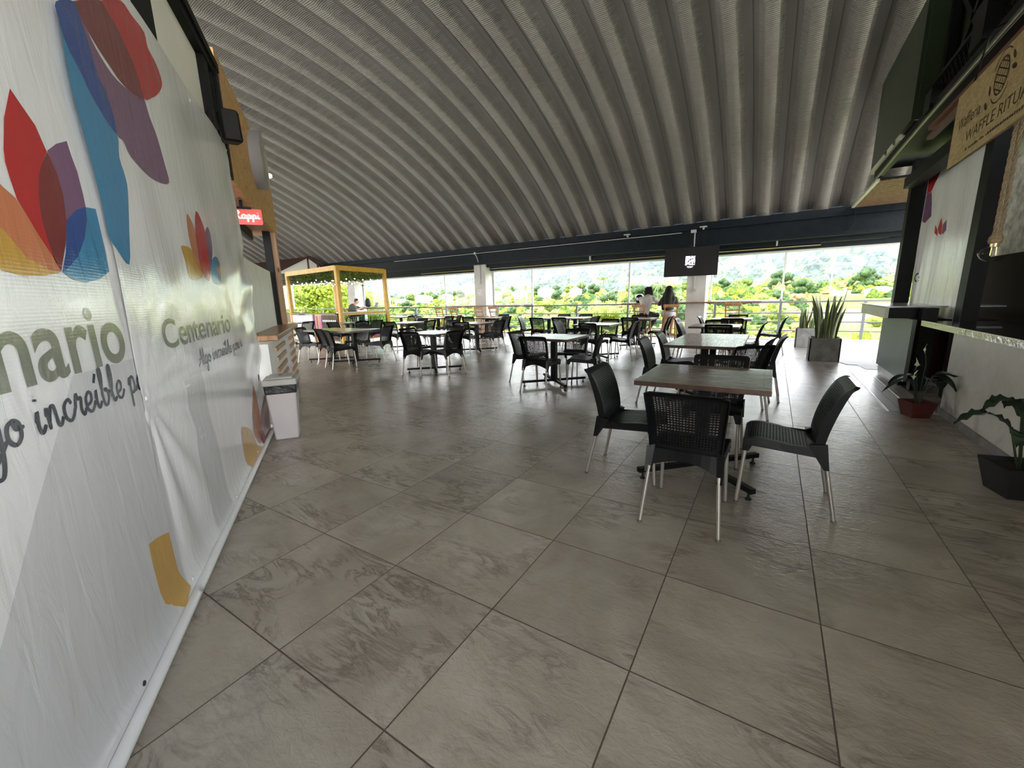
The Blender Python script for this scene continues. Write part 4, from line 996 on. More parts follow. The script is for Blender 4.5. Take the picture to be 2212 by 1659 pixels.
def decal(name, vs2, fs, m, parent, fn, off, step=0.05, axis='y'):
    bm = cut_grid(vs2, fs, step)
    for v in bm.verts: v.co.y = -fn(v.co.x, v.co.z) - off
    for f in bm.faces:
        f.smooth = True
        if f.normal.y > 0: f.normal_flip()
    bm.normal_update()
    me = bpy.data.meshes.new(name); bm.to_mesh(me); bm.free(); me.materials.append(m)
    return link_mesh(name, me, parent)
def smooth_poly(p, n=3): 
    k = len(p); o = []
    for i in range(k):
        q = [p[(i + d) % k] for d in (-1, 0, 1, 2)]
        for j in range(n):
            t = j / n
            o.append(tuple(0.5 * (2 * q[1][d] + (q[2][d] - q[0][d]) * t + (2 * q[0][d] - 5 * q[1][d] + 4 * q[2][d] - q[3][d]) * t * t + (3 * q[1][d] - q[0][d] - 3 * q[2][d] + q[3][d]) * t ** 3) for d in (0, 1)))
    return o
def petal(key, col, parent, fn, off):
    p = smooth_poly(PETALS[key], 3) if key[0] in 'bsf' else PETALS[key]
    decal('printed_petal', p, [tuple(range(len(p)))], MP[col], parent, fn, off)
ban2 = sthing('banner', 'white printed vinyl banner with small flower logo, hanging next to the wooden counter', 'banner')
MB().grid(lambda u, v: (0.70 + 2.76 * u, -wr2(0.70 + 2.76 * u, 2.77 * v), 2.77 * v), 150, 120).build('sheet', M_VIN, ban2, fix=False)
for k, c in (('big_light_blue', 'light_blue'), ('big_purple', 'purple'), ('big_dark_blue', 'dark_blue'), ('big_dark_red', 'dark_red'), ('big_red', 'red'), ('s_orange', 'orange'), ('s_yellow', 'yellow'), ('s_purple', 'purple'),
             ('s_blue', 'light_blue'), ('s_red', 'red'), ('f_orange', 'orange'), ('f_yellow', 'yellow'), ('f_red', 'dark_red')):
    petal(k, c, ban2, wr2, 0.0015 + 0.0004 * (k in ('s_red', 'f_red', 'big_dark_blue')))
vs, fs = fit_text('Centenario', 1.02, 2.40, offset=0.014); decal('lettering', [(x, 1.135 + z * 0.195) for x, z in vs], fs, MP['olive'], ban2, wr2, 0.002, 0.1)
vs, fs = script_text('Algo increíble para ti', 1.50, 2.78, 0.985, 0.048, 0.2); decal('lettering', vs, fs, MP['ink'], ban2, wr2, 0.002, 0.1)
g = MP['grey']
decal('grey_ray', [(1.25, .05), (1.62, .05), (1.50, .95), (1.18, .95)], [(0, 1, 2, 3)], g, ban2, wr2, 0.0012)
MB().tube([(.72, -.045, .035), (3.46, -.045, .035)], .022, 10).build('bottom_hem', M_VIN, ban2)
for s, z in ((.73, .96), (.79, .08), (1.71, .07), (2.6, .08), (2.35, 2.70), (3.42, 2.72)):
    MB().lathe([(.011, 0), (.009, .004), (.004, .006)], (0, 0, 0), 12).build('washer', M_ALU, ban2, (s, -wr2(s, z) - .001, z)).rotation_euler = (PI / 2, 0, 0)
ban1 = sthing('banner', 'white printed vinyl banner with large flower and big lettering, nearest at left edge of picture', 'banner')
MB().grid(lambda u, v: (-2.6 + 3.36 * u, -wr1(-2.6 + 3.36 * u, 2.77 * v), 2.77 * v), 80, 100).build('sheet', M_VIN, ban1, fix=False)
gb = [(0.274, 1.130), (0.60, 1.13), (0.74, 1.13), (0.74, 0.06), (0.55, 0.05), (-0.9, 0.05), (-0.45, 0.38), (-0.211, 0.616), (-0.008, 0.840), (0.137, 0.987)]
decal('grey_ray', gb, [tuple(range(len(gb)))], g, ban1, wr1, 0.001)
for k, c in (('l_yellow', 'yellow'), ('l_orange', 'orange'), ('l_blue', 'light_blue'), ('l_red', 'red'), ('l_purple', 'purple'), ('l_dark', 'dark_red'), ('l_darkblue', 'dark_blue'), ('l_blob', 'yellow')):
    petal(k, c, ban1, wr1, 0.0016)
vs, fs = fit_text('Centenario', -0.89, 0.662, offset=0.016); decal('lettering', [(x, 1.137 + z * 0.295) for x, z in vs], fs, MP['olive'], ban1, wr1, 0.002, 0.2)
vs, fs = script_text('Algo increíble para ti', -0.28, 1.03, 1.005, 0.062, 0.21)
cl = [(x, z) for x, z in vs]; keep = [f for f in fs if max(cl[i][0] for i in f) < 0.735]
decal('lettering', cl, keep, MP['ink'], ban1, wr1, 0.0024, 0.2)
MB().tube([(-2.6, -.045, .035), (.76, -.045, .035)], .022, 10).build('bottom_hem', M_VIN, ban1)
M_SCREW = mat('dark_hole', (0.02, 0.02, 0.02), 0.5)
for s, z in ((.21, .065), (.235, .035)):
    MB().lathe([(.010, 0), (.008, .004), (.003, .005)], (0, 0, 0), 10).build('screw', M_SCREW, ban1, (s, -.05 if z < .05 else -wr1(s, z) - .001, z)).rotation_euler = (PI / 2, 0, 0)
# ---- wooden fascia board (oriented strand / rough sawn) and round sign
t = NT('osb_board'); v = t.coord(); x, y, z = t.sep(v)
n = t.noise(t.map(v, scale=(1.2, 1, 3)), 6, 5, 0.6, 0.8); fl = t.noise(t.map(v, scale=(7, 1, 30), rot=(0, 0.25, 0)), 1.6, 2, 0.5, 0.3)
c = t.ramp(n, [(0.3, (0.48, 0.25, 0.085)), (0.5, (0.62, 0.345, 0.13)), (0.72, (0.74, 0.45, 0.19))])
t.set(color=t.mix(t.ramp(fl, [(0.66, 0.0), (0.70, 1.0)]), c, (0.05, 0.025, 0.012)), rough=0.55); t.bump(n, 0.15, 0.004); M_OSB = t.m
t = NT('pine_post'); v = t.coord(); n = t.noise(t.map(v, scale=(9, 9, 0.7)), 3, 5, 0.6, 0.8)
k = t.ramp(t.vor(t.map(v, scale=(5, 5, 2.2)), 1.0), [(0.06, 1.0), (0.13, 0.0)])
t.set(color=t.mix(k, t.ramp(n, [(0.3, (0.40, 0.22, 0.12)), (0.6, (0.56, 0.35, 0.21)), (0.8, (0.62, 0.42, 0.27))]), (0.12, 0.05, 0.03)), rough=0.55); M_PINE = t.m
fas = sthing('fascia_board', 'long orange brown wooden board above the counter, carrying the round sign', 'board')
MB().box(3.58, 7.22, -.005, .045, 2.50, 3.62).build('board', M_OSB, fas)
MB().box(3.58, 7.22, .045, .34, 2.50, 2.55).build('soffit', M_PINE, fas)
post = S_(MB().box(6.80, 6.97, -.01, .10, 0.992, 2.50).build('wooden_post', M_PINE)); tag(post, 'pine post rising from the end of the wooden counter to the board', 'post')
bp = S_(MB().box(6.66, 6.78, .06, .16, 0.995, 2.50).build('black_post', M_BLACK)); tag(bp, 'black steel post right behind the pine post on the counter', 'post')
rs = sthing('round_sign', 'round grey rimmed sign with green and gold pattern on the wooden board', 'sign')
rs.location = SP + Matrix.Rotation(SA, 3, 'Z') @ Vector((5.35, -.005, 3.19)); rs.rotation_euler = (PI / 2, 0, SA)
M_RIM = mat('sign_rim', (0.36, 0.34, 0.35), 0.5)
MB().lathe([(.345, 0), (.345, .13), (.325, .13), (.325, .12)], (0, 0, 0), 48).build('rim', M_RIM, rs)
t = NT('green_gold'); v = t.coord(); vo = t.vor(v, 9, 'DISTANCE_TO_EDGE')
t.set(color=t.mix(t.ramp(vo, [(0.05, 1.0), (0.09, 0.0)]), (0.04, 0.055, 0.03), (0.42, 0.33, 0.09)), rough=0.35); M_GG = t.m
MB().lathe([(0.0001, .118), (.325, .118)], (0, 0, 0), 48).build('face', M_GG, rs)
MB().lathe([(.20, .118), (.20, .124), (.215, .124), (.215, .118)], (0, 0, 0), 40).build('gold_ring', mat('gold_paint', (0.5, 0.4, 0.12), 0.35, 0.3), rs)
# ---- speaker
sp = sthing('wall_speaker', 'black box loudspeaker on a bracket above the banner', 'speaker')
sp.location = SP + Matrix.Rotation(SA, 3, 'Z') @ Vector((3.07, -.115, 2.80)); sp.rotation_euler = (math.radians(3), math.radians(-3), SA + math.radians(-70))
q = [(-.075, -.05), (-.055, -.085), (.055, -.085), (.075, -.05), (.065, .07), (-.065, .07)]
MB().prism(q, 'z', -.12, .12).build('cabinet', M_BLACK, sp, bevel=.02)
MB().prism([(-.068, -.055), (-.050, -.089), (.050, -.089), (.068, -.055)], 'z', -.108, .108).build('grille', mat('grille_black', (0.02, 0.02, 0.02), 0.8, bump=0.6, bscale=200), sp)
MB().box(-.115, -.06, .03, .05, -.02, .02).box(-.125, -.112, .01, .07, -.11, .11).build('bracket', M_BLACK, sp)
o = S_(MB().tube([(3.55, -.03, 3.42), (3.60, -.03, 3.2), (3.62, -.03, 3.05), (3.66, -.03, 2.85), (3.5, -.05, 2.8)], .005, 6).build('cable', mat('copper_cable', (0.35, 0.22, 0.15), 0.4))); tag(o, 'thin cable running down beside the speaker above the banner', 'cable')
# ---- Rappi sign
M_RED = mat('coral_red', (0.80, 0.085, 0.075), 0.45); M_LW = mat('letter_white', (0.85, 0.80, 0.80), 0.5)
def roundrect(x0, x1, z0, z1, r, n=5):
    o = []
    for cx, cz, a in ((x1 - r, z0 + r, -PI / 2), (x1 - r, z1 - r, 0), (x0 + r, z1 - r, PI / 2), (x0 + r, z0 + r, PI)):
        for i in range(n + 1): o.append((cx + r * math.cos(a + i * PI / 2 / n), cz + r * math.sin(a + i * PI / 2 / n)))
    return o
rp = sthing('shop_sign', 'coral red sign with white script lettering hanging under the wooden board', 'sign')
MB().prism([(-y_, z_) for y_, z_ in roundrect(-.24, .12, 2.235, 2.405, .018)], 'x', 4.40, 4.415).build('plate', M_RED, rp)
vs, fs = script_text('Rappi', -.155, .10, 2.300, .043, .36)
MB().add([(4.3985, -x, z) for x, z in vs], fs).build('lettering', M_LW, rp, fix=False)
MB().box(4.39, 4.43, -.02, .24, 2.40, 2.425).box(4.40, 4.42, .06, .09, 2.42, 2.50).build('hanger', M_BLACK, rp)
sstruct(MB().box(3.46, 6.7, .30, .36, 2.36, 2.50), 'trim_10', M_BLACK)
# ---- counter
ct = sthing('service_counter', 'white counter with diagonal wooden slats and wooden top beside the banner', 'counter')
MB().box(3.56, 6.46, -.10, .55, 0.0, .925).build('body', M_WHITE, ct)
MB().prism([(3.95, -.16), (6.98, -.16), (7.12, .0), (7.12, .62), (3.95, .62)], 'z', .93, .99).build('worktop', M_STOOL, ct, bevel=.006)
ct.children[-1].data.materials[0] = m_wood('counter_wood', (0.16, 0.075, 0.035), (0.30, 0.15, 0.07), (0.46, 0.28, 0.14), 9, 0.28)
def slat(s0, z0, s1, z1):
    MB().box(s0, s1, -.122, -.10, z0 - .024, z0 + .024).build('slat', M_PINE, ct)
for i, z in enumerate((.82, .70, .58, .46, .34, .22, .10)):
    slat(4.00 + .08 * (i % 2), z, 5.02, z); slat(5.62, z + .0, 6.42, z)
# white partition standing on the counter
o = S_(MB().box(3.60, 6.60, .12, .17, .992, 1.86).build('partition', M_WHITE)); tag(o, 'white partition panel standing on the wooden counter behind the pine post', 'panel')
# spot lamp behind the board
sl = sthing('spot_lamp', 'small bright spot lamp at the right edge of the wooden board', 'lamp'); sl.location = SP + Matrix.Rotation(SA, 3, 'Z') @ Vector((7.36, 0.0, 3.52)); sl.rotation_euler = (0, 0, 0)
MB().ball((0, 0, 0), .035, 8).build('bulb', mat('lamp_glow', (1, 1, 1), emit=(1, 0.97, 0.9), estr=40), sl)
MB().tube([(0, 0, .0), (-.06, .02, .06)], .02, 8).build('holder', M_BLACK, sl)
# ================================================================ right side: kiosk, columns, banner, glass topped counter, green container
t = NT('green_metal'); v = t.coord(); t.set(color=t.ramp(t.noise(v, 3, 4), [(0.3, (0.020, 0.032, 0.013)), (0.7, (0.028, 0.042, 0.018))]), rough=0.35, spec=0.3); M_GREEN = t.m
M_GPAN = mat('grey_green_panel', (0.11, 0.145, 0.12), 0.45, nscale=2, namt=0.08)
M_CREAM = mat('cream_paint', (0.52, 0.53, 0.40), 0.45, nscale=6, namt=0.06)
M_BROWN = mat('dark_brown_panel', (0.020, 0.008, 0.006), 0.8, nscale=2, namt=0.15, spec=0.1)
M_STEEL = mat('stone_top', (0.33, 0.35, 0.36), 0.22, nscale=30, namt=0.15)
kb = thing('drinks_kiosk', 'grey green kiosk counter with cream box and stone top at the right column', 'kiosk', (0, 0, 0))
MB().box(1.52, 1.56, 7.15, 8.85, .13, .93).build('front_panel', M_GPAN, kb)
MB().box(1.56, 2.3, 7.3, 8.8, .13, .93).build('body', M_BROWN, kb)
MB().box(1.57, 2.2, 7.78, 8.95, 0, .13).build('tiled_plinth', mat('plinth_tile', (0.36, 0.37, 0.36), 0.3, nscale=5), kb)
MB().box(1.57, 1.66, 7.60, 7.72, 0, .13).box(1.57, 1.60, 7.72, 7.78, .0, .13).build('plinth_leg', M_BLACK, kb)
b = MB().box(1.30, 1.34, 7.50, 9.30, .935, 1.075).box(1.30, 1.32, 9.28, 9.30, .93, 1.075); b.build('cream_box', M_CREAM, kb)
lv = MB().box(1.34, 1.70, 7.52, 7.56, .93, 1.075)
for z in (.955, .985, 1.015, 1.045): lv.box(1.345, 1.70, 7.505, 7.525, z, z + .008)
lv.build('louvre', M_BLACK, kb)
MB().box(1.29, 2.4, 7.46, 9.32, 1.075, 1.092).build('stone_top', M_STEEL, kb)
MB().box(1.36, 1.52, 8.83, 8.87, .10, .93).build('door_edge', M_BLACK, kb) if False else None
o = MB().box(1.62, 1.77, 7.26, 7.41, 0, 1.07).build('black_post', M_BLACK); tag(o, 'black steel post under the near end of the kiosk stone top', 'post')
struct(MB().box(1.72, 1.91, 9.42, 9.60, 0, 3.3).build('wall_column', M_BLACK))
# wood slat soffit at the end of the container
sf = thing('slat_soffit', 'wood slat ceiling panel with cream edge between beam and green container', 'ceiling panel', (0, 0, 0))
MB().box(1.36, 1.41, 10.1, 12.96, 3.19, 3.23).build('cream_edge', M_CREAM, sf)
M_SLAT = m_wood('slat_wood', (0.13, 0.065, 0.03), (0.22, 0.12, 0.06), (0.34, 0.21, 0.12), 14)
sl_ = MB()
y = 10.18
while y < 12.88: sl_.box(1.41, 2.8, y, y + .048, 3.19, 3.212); y += .098
sl_.build('slats', M_SLAT, sf)
MB().box(1.41, 2.8, 10.1, 12.9, 3.226, 3.235).build('backing', M_BLACK, sf)
# container facade
gc = thing('green_container', 'dark green steel container front with black frame over the right counter', 'container', (0, 0, 0))
MB().box(1.30, 1.34, 7.72, 10.38, 3.44, 4.78).build('front_panel', M_GREEN, gc)
MB().box(1.34, 1.36, 10.34, 10.38, 3.44, 4.78).box(1.62, 1.66, 0.5, 7.72, 3.44, 5.0).box(1.34, 1.66, 7.70, 7.74, 3.44, 4.8).build('recessed_panel', M_GREEN, gc)
MB().box(1.30, 2.6, 0.5, 10.38, 4.78, 4.84).build('roof_plate', M_GREEN, gc)
MB().box(1.34, 2.8, 7.8, 10.36, 3.42, 3.45).build('underside', M_BLACK, gc)
MB().box(1.30, 1.36, 8.3, 10.36, 3.36, 3.44).build('cream_lip', M_CREAM, gc)
MB().box(1.33, 1.44, 0.5, 10.15, 3.255, 3.36).build('upper_beam', M_BLACK, gc)
MB().tube([(1.36, 10.3, 3.25), (1.34, 8.6, 3.245), (1.33, 7.0, 3.25), (1.33, 3, 3.25)], .022, 8).build('pipe', mat('greenish_pipe', (0.06, 0.065, 0.045), 0.3, 0.3), gc)
MB().box(1.62, 1.80, 0.5, 9.41, 2.89, 3.05).build('lower_beam', M_BLACK, gc)
MB().box(1.80, 2.8, 0.5, 9.41, 3.15, 3.20).build('soffit', mat('soffit_dark', (0.012, 0.012, 0.010), 0.5), gc)
br = MB()
for y0, y1 in ((7.6, 6.2), (6.2, 7.6), (6.0, 4.4), (4.4, 6.0), (4.2, 2.6), (2.6, 4.2)): br.bar((1.56, y0, 3.5), (1.56, y1, 4.75), .07, .07)
for y0 in (7.62, 6.1, 4.3, 2.5): br.box(1.50, 1.58, y0 - .05, y0 + .05, 3.36, 4.8)
br.build('bracing', M_BLACK, gc)
ms = MB()
for i in range(46):
    y0 = 8.1 - i * .11
    ms.bar((1.42, y0, 3.36), (1.42, y0 - .35, 3.72), .010, .010); ms.bar((1.42, y0 - .35, 3.36), (1.42, y0, 3.72), .010, .010)
ms.box(1.40, 1.44, 3.0, 8.15, 3.70, 3.74).build('mesh_guard', M_BLACK, gc)
MB().box(1.30, 1.42, 6.9, 7.15, 3.30, 3.52).build('clamp', M_BLACK, gc); MB().box(1.32, 1.44, 5.6, 5.9, 3.4, 3.75).build('clamp', M_BLACK, gc)
for y0 in (8.55, 9.1): MB().ball((1.31, y0, 3.40), .035, 8, 0).build('bulb', m_glass('bulb_dark_glass', (0.4, 0.4, 0.38)), gc)
wd = MB().box(1.36, 1.42, 3.5, 7.1, 3.02, 3.06).box(1.36, 1.42, 3.5, 7.1, 3.12, 3.16); wd.build('rusty_rail', mat('rust_brown', (0.13, 0.04, 0.02), 0.5), gc)
# right banner
def wr3(y, z): return 0.012 * math.sin(9 * y + .8 * z + 2 * math.sin(z)) * (0.3 + .7 * max(0, min(1, (2.3 - z)))) + 0.006 * math.sin(23 * y + 1.5 * z) * max(0, min(1, 2.2 - z))
def m_vinyl3(name, col):
    t = NT(name); v = t.coord(); n = t.noise(t.map(v, scale=(1, 6, 0.8), rot=(0.18, 0, 0)), 2.6, 4, 0.55, 1.0)
    t.set(color=col, rough=0.2); t.bump(n, 0.5, 0.02); return t.m
MP3 = {k: m_vinyl3('vinyl3_' + k, PC[k]) for k in ('red', 'purple', 'light_blue', 'yellow', 'magenta', 'ink')}
ban3 = thing('banner', 'white printed vinyl banner hanging on the right between dark column and counter', 'banner', (0, 0, 0))
def zt(y): return 3.14
MB().grid(lambda u, v: (1.90 - wr3(6.95 + 2.45 * u, .06 + (zt(0) - .06) * v) + .0, 6.95 + 2.45 * u, (.08 + .35 * u) + (3.14 - .08 - .35 * u) * v), 110, 60).build('sheet', m_vinyl3('vinyl3_white', (0.80, 0.80, 0.77)), ban3, fix=False)
def decal3(key, col, off=.002):
    p = PETALS[key]; bm = cut_grid(p, [tuple(range(len(p)))], 0.06)
    bmesh.ops.delete(bm, geom=[v for v in bm.verts if v.co.x > 9.40], context='VERTS')
    for v in bm.verts:
        y, z = v.co.x, v.co.z; v.co = (1.90 - wr3(y, z) - off, y, z)
    for f in bm.faces: f.smooth = True
    me = bpy.data.meshes.new('printed_petal'); bm.to_mesh(me); bm.free(); me.materials.append(MP3[col]); link_mesh('printed_petal', me, ban3)
for k, c in (('r_red', 'red'), ('r_purple', 'purple'), ('r_s1', 'red'), ('r_s2', 'purple'), ('r_s3', 'red'), ('r_blue', 'light_blue'), ('r_yel', 'yellow'), ('r_mag', 'magenta')): decal3(k, c)
vs, fs = fit_text('Ce', -9.26, -8.92, offset=0.01); me_ = MB().add([(1.90 - wr3(-x, 1.42 + z * .2) - .003, -x, 1.42 + z * .2) for x, z in vs], fs).build('lettering', MP3['ink'], ban3, fix=False)
# stall frame, counter
struct(MB().box(1.84, 1.98, 6.78, 7.00, .0, 3.2).box(1.86, 1.98, 7.00, 7.08, 0, 3.1).build('trim_11', M_BLACK))
struct(MB().box(2.62, 2.70, 0.5, 9.4, 0, 3.0).build('wall_stall', mat('wall_rough_grey', (0.50, 0.47, 0.42), 0.8, nscale=9, namt=0.45)))
o = MB().box(2.50, 2.60, 4.2, 8.6, 0, 1.72).build('brown_panel', M_BROWN); tag(o, 'dark brown panel inside the right stall behind the glass counter', 'panel')
cw = thing('stall_counter', 'white plastered counter wall with glass worktop on the right', 'counter', (0, 0, 0))
t = NT('scuffed_plaster'); v = t.coord(); x, y, z = t.sep(v); n = t.noise(v, 2.2, 5, 0.6, 0.5); n2 = t.noise(v, 9, 4, 0.6)
sc = t.math('MULTIPLY', t.ramp(n, [(0.50, 0.0), (0.70, 1.0)]), t.ramp(z, [(0.15, 1.0), (0.62, 0.0)]))
t.set(color=t.mix(t.math('MULTIPLY', sc, 0.75), t.ramp(n2, [(0.3, (0.66, 0.64, 0.58)), (0.7, (0.74, 0.72, 0.66))]), (0.12, 0.11, 0.10)), rough=0.75); t.bump(n2, 0.1, 0.005); M_SCUFF = t.m
MB().box(1.61, 1.80, -1.0, 6.02, .0, .90).build('body', M_SCUFF, cw)
MB().box(1.595, 1.61, -1.0, 6.02, .0, .07).build('skirting', M_CONC, cw)
MB().box(1.47, 2.15, -1.0, 6.52, .905, .955).build('worktop', mat('dark_glass_top', (0.02, 0.02, 0.02), 0.04, spec=0.8, nscale=2), cw)
t = NT('mirror_edge'); n = t.noise(t.coord(), 16, 3); t.set(color=(0.5, 0.5, 0.48), metal=0.9, rough=0.12); t.bump(n, 0.5, 0.02)
MB().box(1.462, 1.47, -1.0, 6.52, .90, .952).box(1.462, 2.15, 6.52, 6.528, .90, .952).build('chrome_edge', t.m, cw)
MB().box(1.46, 1.475, -1.0, 6.525, .952, .958).build('edge_strip', M_STRIP, cw)
for y0, z0 in ((5.7, .98), (5.2, .98)): pass
# waffle sign: chipboard panel hanging along the stall front
t = NT('chipboard'); v = t.coord(); n = t.noise(t.map(v, scale=(1, 1.5, 4), rot=(0.3, 0, 0)), 9, 5, 0.7, 0.6); n2 = t.noise(t.map(v, scale=(1, 5, 9)), 9, 3, 0.6)
t.set(color=t.mix(t.math('MULTIPLY', n2, 0.4), t.ramp(n, [(0.3, (0.26, 0.18, 0.075)), (0.5, (0.40, 0.29, 0.13)), (0.7, (0.52, 0.41, 0.21))]), (0.45, 0.33, 0.15)), rough=0.7); M_CHIP = t.m
M_BURN = mat('burnt_print', (0.045, 0.024, 0.012), 0.8)
ws = thing('hanging_sign', 'chipboard sign with waffle drawing and dark lettering hanging at upper right', 'sign', (0, 0, 0))
MB().box(1.195, 1.215, 3.25, 5.38, 2.335, 2.905).build('board', M_CHIP, ws)
def sgn(name, pts, fs): MB().add([(1.1935, y, z) for y, z in pts], fs).build(name, M_BURN, ws, fix=False)
for txt, ya, yb, zb, hh in (('Waffleria', 5.25, 4.80, 2.60, .115), ('WAFFLE RITUAL', 5.02, 3.96, 2.455, .105)):
    vs, fs = fit_text(txt, -ya, -yb, offset=-0.004)
    cap = 0.7
    sgn('lettering', [(-x, zb + z / cap * hh * .8) for x, z in vs], fs)
# illegible tagline: short dark dashes like the photo's small print
ds = []; ff = []; yy = 4.98; rn = random.Random(2)
while yy > 3.95:
    w = rn.uniform(.012, .03); h_ = rn.uniform(.012, .022)
    n = len(ds); ds += [(yy, 2.385), (yy - w, 2.385), (yy - w, 2.385 + h_), (yy, 2.385 + h_)]; ff.append((n, n + 1, n + 2, n + 3)); yy -= w + (.035 if rn.random() < .15 else .010)
sgn('small_print', ds, ff)
def ell_ring(cy, cz, ry, rz, w, n=48, a0=0, a1=2 * PI):
    p = []; f = []
    for i in range(n + 1):
        a = a0 + (a1 - a0) * i / n
        p += [(cy + ry * math.cos(a), cz + rz * math.sin(a)), (cy + (ry - w) * math.cos(a), cz + (rz - w) * math.sin(a))]
        if i: k = len(p); f.append((k - 4, k - 3, k - 1, k - 2))
    return p, f
LY, LZ = 4.50, 2.735
sgn('waffle_drawing', *ell_ring(LY, LZ, .115, .118, .012))
sgn('waffle_drawing', *ell_ring(LY, LZ, .165, .165, .009, 48, 0.5, 2.3)); sgn('waffle_drawing', *ell_ring(LY, LZ, .165, .165, .009, 48, 3.7, 5.6))
ln = []; lf = []
for i in (-2, -1, 0, 1, 2):
    for dy, dz in ((1, .45), (-.45, 1)):
        L_ = math.hypot(dy, dz); ux, uz = dy / L_, dz / L_; px, pz = -uz * i * .042, ux * i * .042
        hl = math.sqrt(max(0, .108 ** 2 - (i * .042) ** 2)); k = len(ln); w = .004
        for a, b_ in ((-hl, -w), (hl, -w), (hl, w), (-hl, w)): ln.append((LY + px + ux * a - uz * b_, LZ + pz + uz * a + ux * b_))
        lf.append((k, k + 1, k + 2, k + 3))
sgn('waffle_drawing', ln, lf)
for cy, cz, a in ((4.34, 2.80, .9), (4.31, 2.72, .4), (4.67, 2.70, 1.2), (4.70, 2.61, .8)):
    lv_ = []
    for i in range(10):
        th = i * PI / 5; x_ = .040 * math.cos(th); z_ = .017 * math.sin(th); lv_.append((cy + x_ * math.cos(a) - z_ * math.sin(a), cz + x_ * math.sin(a) + z_ * math.cos(a)))
    sgn('bean_drawing', lv_, [tuple(range(10))])
for y0 in (5.1, 3.7): MB().tube([(1.205, y0, 2.90), (1.25, y0, 3.26), (1.36, y0, 3.30)], .006, 6).build('hanger', M_BLACK, ws)
# rope pendant lamp
pl = thing('pendant_lamp', 'clear glass bulb hanging on a thick twisted rope at right', 'lamp', (1.28, 4.35, 0))
M_ROPE = mat('jute_rope', (0.22, 0.16, 0.09), 0.9, nscale=80, namt=0.35)
def strand(ph, x0, zb, zt_):
    N = 70; return [(x0 + .0065 * math.cos(ph + i * .9), .0065 * math.sin(ph + i * .9), zb + (zt_ - zb) * i / N) for i in range(N + 1)]
rp_ = MB()
for x0 in (-.012, .014):
    for ph in (0, 2.1, 4.2): rp_.tube(strand(ph, x0, 1.66, 3.26), .0058, 6)
rp_.build('rope', M_ROPE, pl)
MB().lathe([(.034, 0), (.038, .02), (.034, .045), (.024, .06)], (0, 0, 1.615), 16).tube([(-.034, 0, 1.63), (0, .02, 1.66), (.034, 0, 1.63)], .010, 8).build('rope_collar', M_ROPE, pl)
MB().lathe([(.022, 0), (.024, .03)], (0, 0, 1.592), 14).build('brass_socket', mat('brass', (0.6, 0.5, 0.25), 0.3, 0.9), pl)
bl = MB().lathe([(.0005, -.055), (.03, -.050), (.058, -.032), (.074, -.005), (.075, .012), (.060, .034), (.036, .046), (.023, .052)], (0, 0, 1.545), 28).build('glass_bulb', m_glass('bulb_glass', (0.93, 0.93, 0.90)), pl)
MB().tube([(-.012, 0, 1.59), (-.014, 0, 1.535)], .0022, 6).tube([(.012, 0, 1.59), (.014, 0, 1.535)], .0022, 6).build('filament', mat('filament', (0.8, 0.5, 0.2), emit=(1, 0.6, 0.2), estr=0.5), pl)
# potted plants on the floor
M_POTR = mat('red_pot', (0.11, 0.024, 0.020), 0.5, nscale=6, namt=0.12); M_POTB = mat('black_pot', (0.012, 0.012, 0.013), 0.5)
t = NT('dark_leaf'); n = t.noise(t.coord(), 18, 4); t.set(color=t.ramp(n, [(0.3, (0.008, 0.020, 0.010)), (0.7, (0.022, 0.05, 0.022))]), rough=0.35); M_DLEAF = t.m
M_STEM = mat('plant_stem', (0.03, 0.05, 0.02), 0.5); M_SPATHE = mat('white_spathe', (0.75, 0.78, 0.62), 0.5)
def pot_tapered(m, wb, wt, h, parent):
    MB().add(frus(-wb, wb, -wb, wb, 0, -wt, wt, -wt, wt, h), FB[:1] + FB[2:]).add(frus(-wb + .01, wb - .01, -wb + .01, wb - .01, .02, -wt + .012, wt - .012, -wt + .012, wt - .012, h), [FB[0]] + FB[2:]).build('pot', m, parent)
    MB().box(-wt + .02, wt - .02, -wt + .02, wt - .02, h - .05, h - .03).build('soil', M_SOIL, parent)
def leaf(mb, p0, p1, p2, w, wav=0.0, n=10):
    p0, p1, p2 = Vector(p0), Vector(p1), Vector(p2); prev = None
    for i in range(n + 1):
        t = i / n; c = p0 * (1 - t) ** 2 + p1 * 2 * t * (1 - t) + p2 * t * t; d = ((p1 - p0) * (1 - t) + (p2 - p1) * t).normalized()
        sd = d.cross(Vector((0, 0, 1))).normalized(); ww = w * math.sin(PI * min(0.98, t * .92 + .06)) ** .8
        cur = (c + sd * ww + Vector((0, 0, wav * math.sin(i * 2.3))), c - Vector((0, 0, w * .25)), c - sd * ww + Vector((0, 0, wav * math.sin(i * 2.3 + 2))))
        if prev: mb.add([*prev, *cur], [(0, 1, 4, 3), (1, 2, 5, 4)], 0, True)
        prev = cur
p = thing('potted_plant', 'leafy plant with white spathe in a dark red square pot at the counter corner', 'potted plant', (1.37, 5.78, 0), math.radians(20))
pot_tapered(M_POTR, .080, .112, .165, p)
st = MB(); lf = MB(); top = .13
for i, (a, r, h_, w) in enumerate(((-.3, .27, .47, .10), (.4, .22, .40, .10), (-.9, .20, .45, .09), (3.4, .30, .40, .03), (2.0, .22, .42, .07), (.05, .38, .38, .07))):
    e = (math.cos(a) * r * .4, math.sin(a) * r * .4, h_)
    st.tube([(math.cos(a) * .02, math.sin(a) * .02, top), (math.cos(a) * .05, math.sin(a) * .05, h_ * .7), e], .005, 6)
    leaf(lf, e, (math.cos(a) * r * .8, math.sin(a) * r * .8, h_ + .05), (math.cos(a) * r * 1.35, math.sin(a) * r * 1.35, h_ - .12), w)
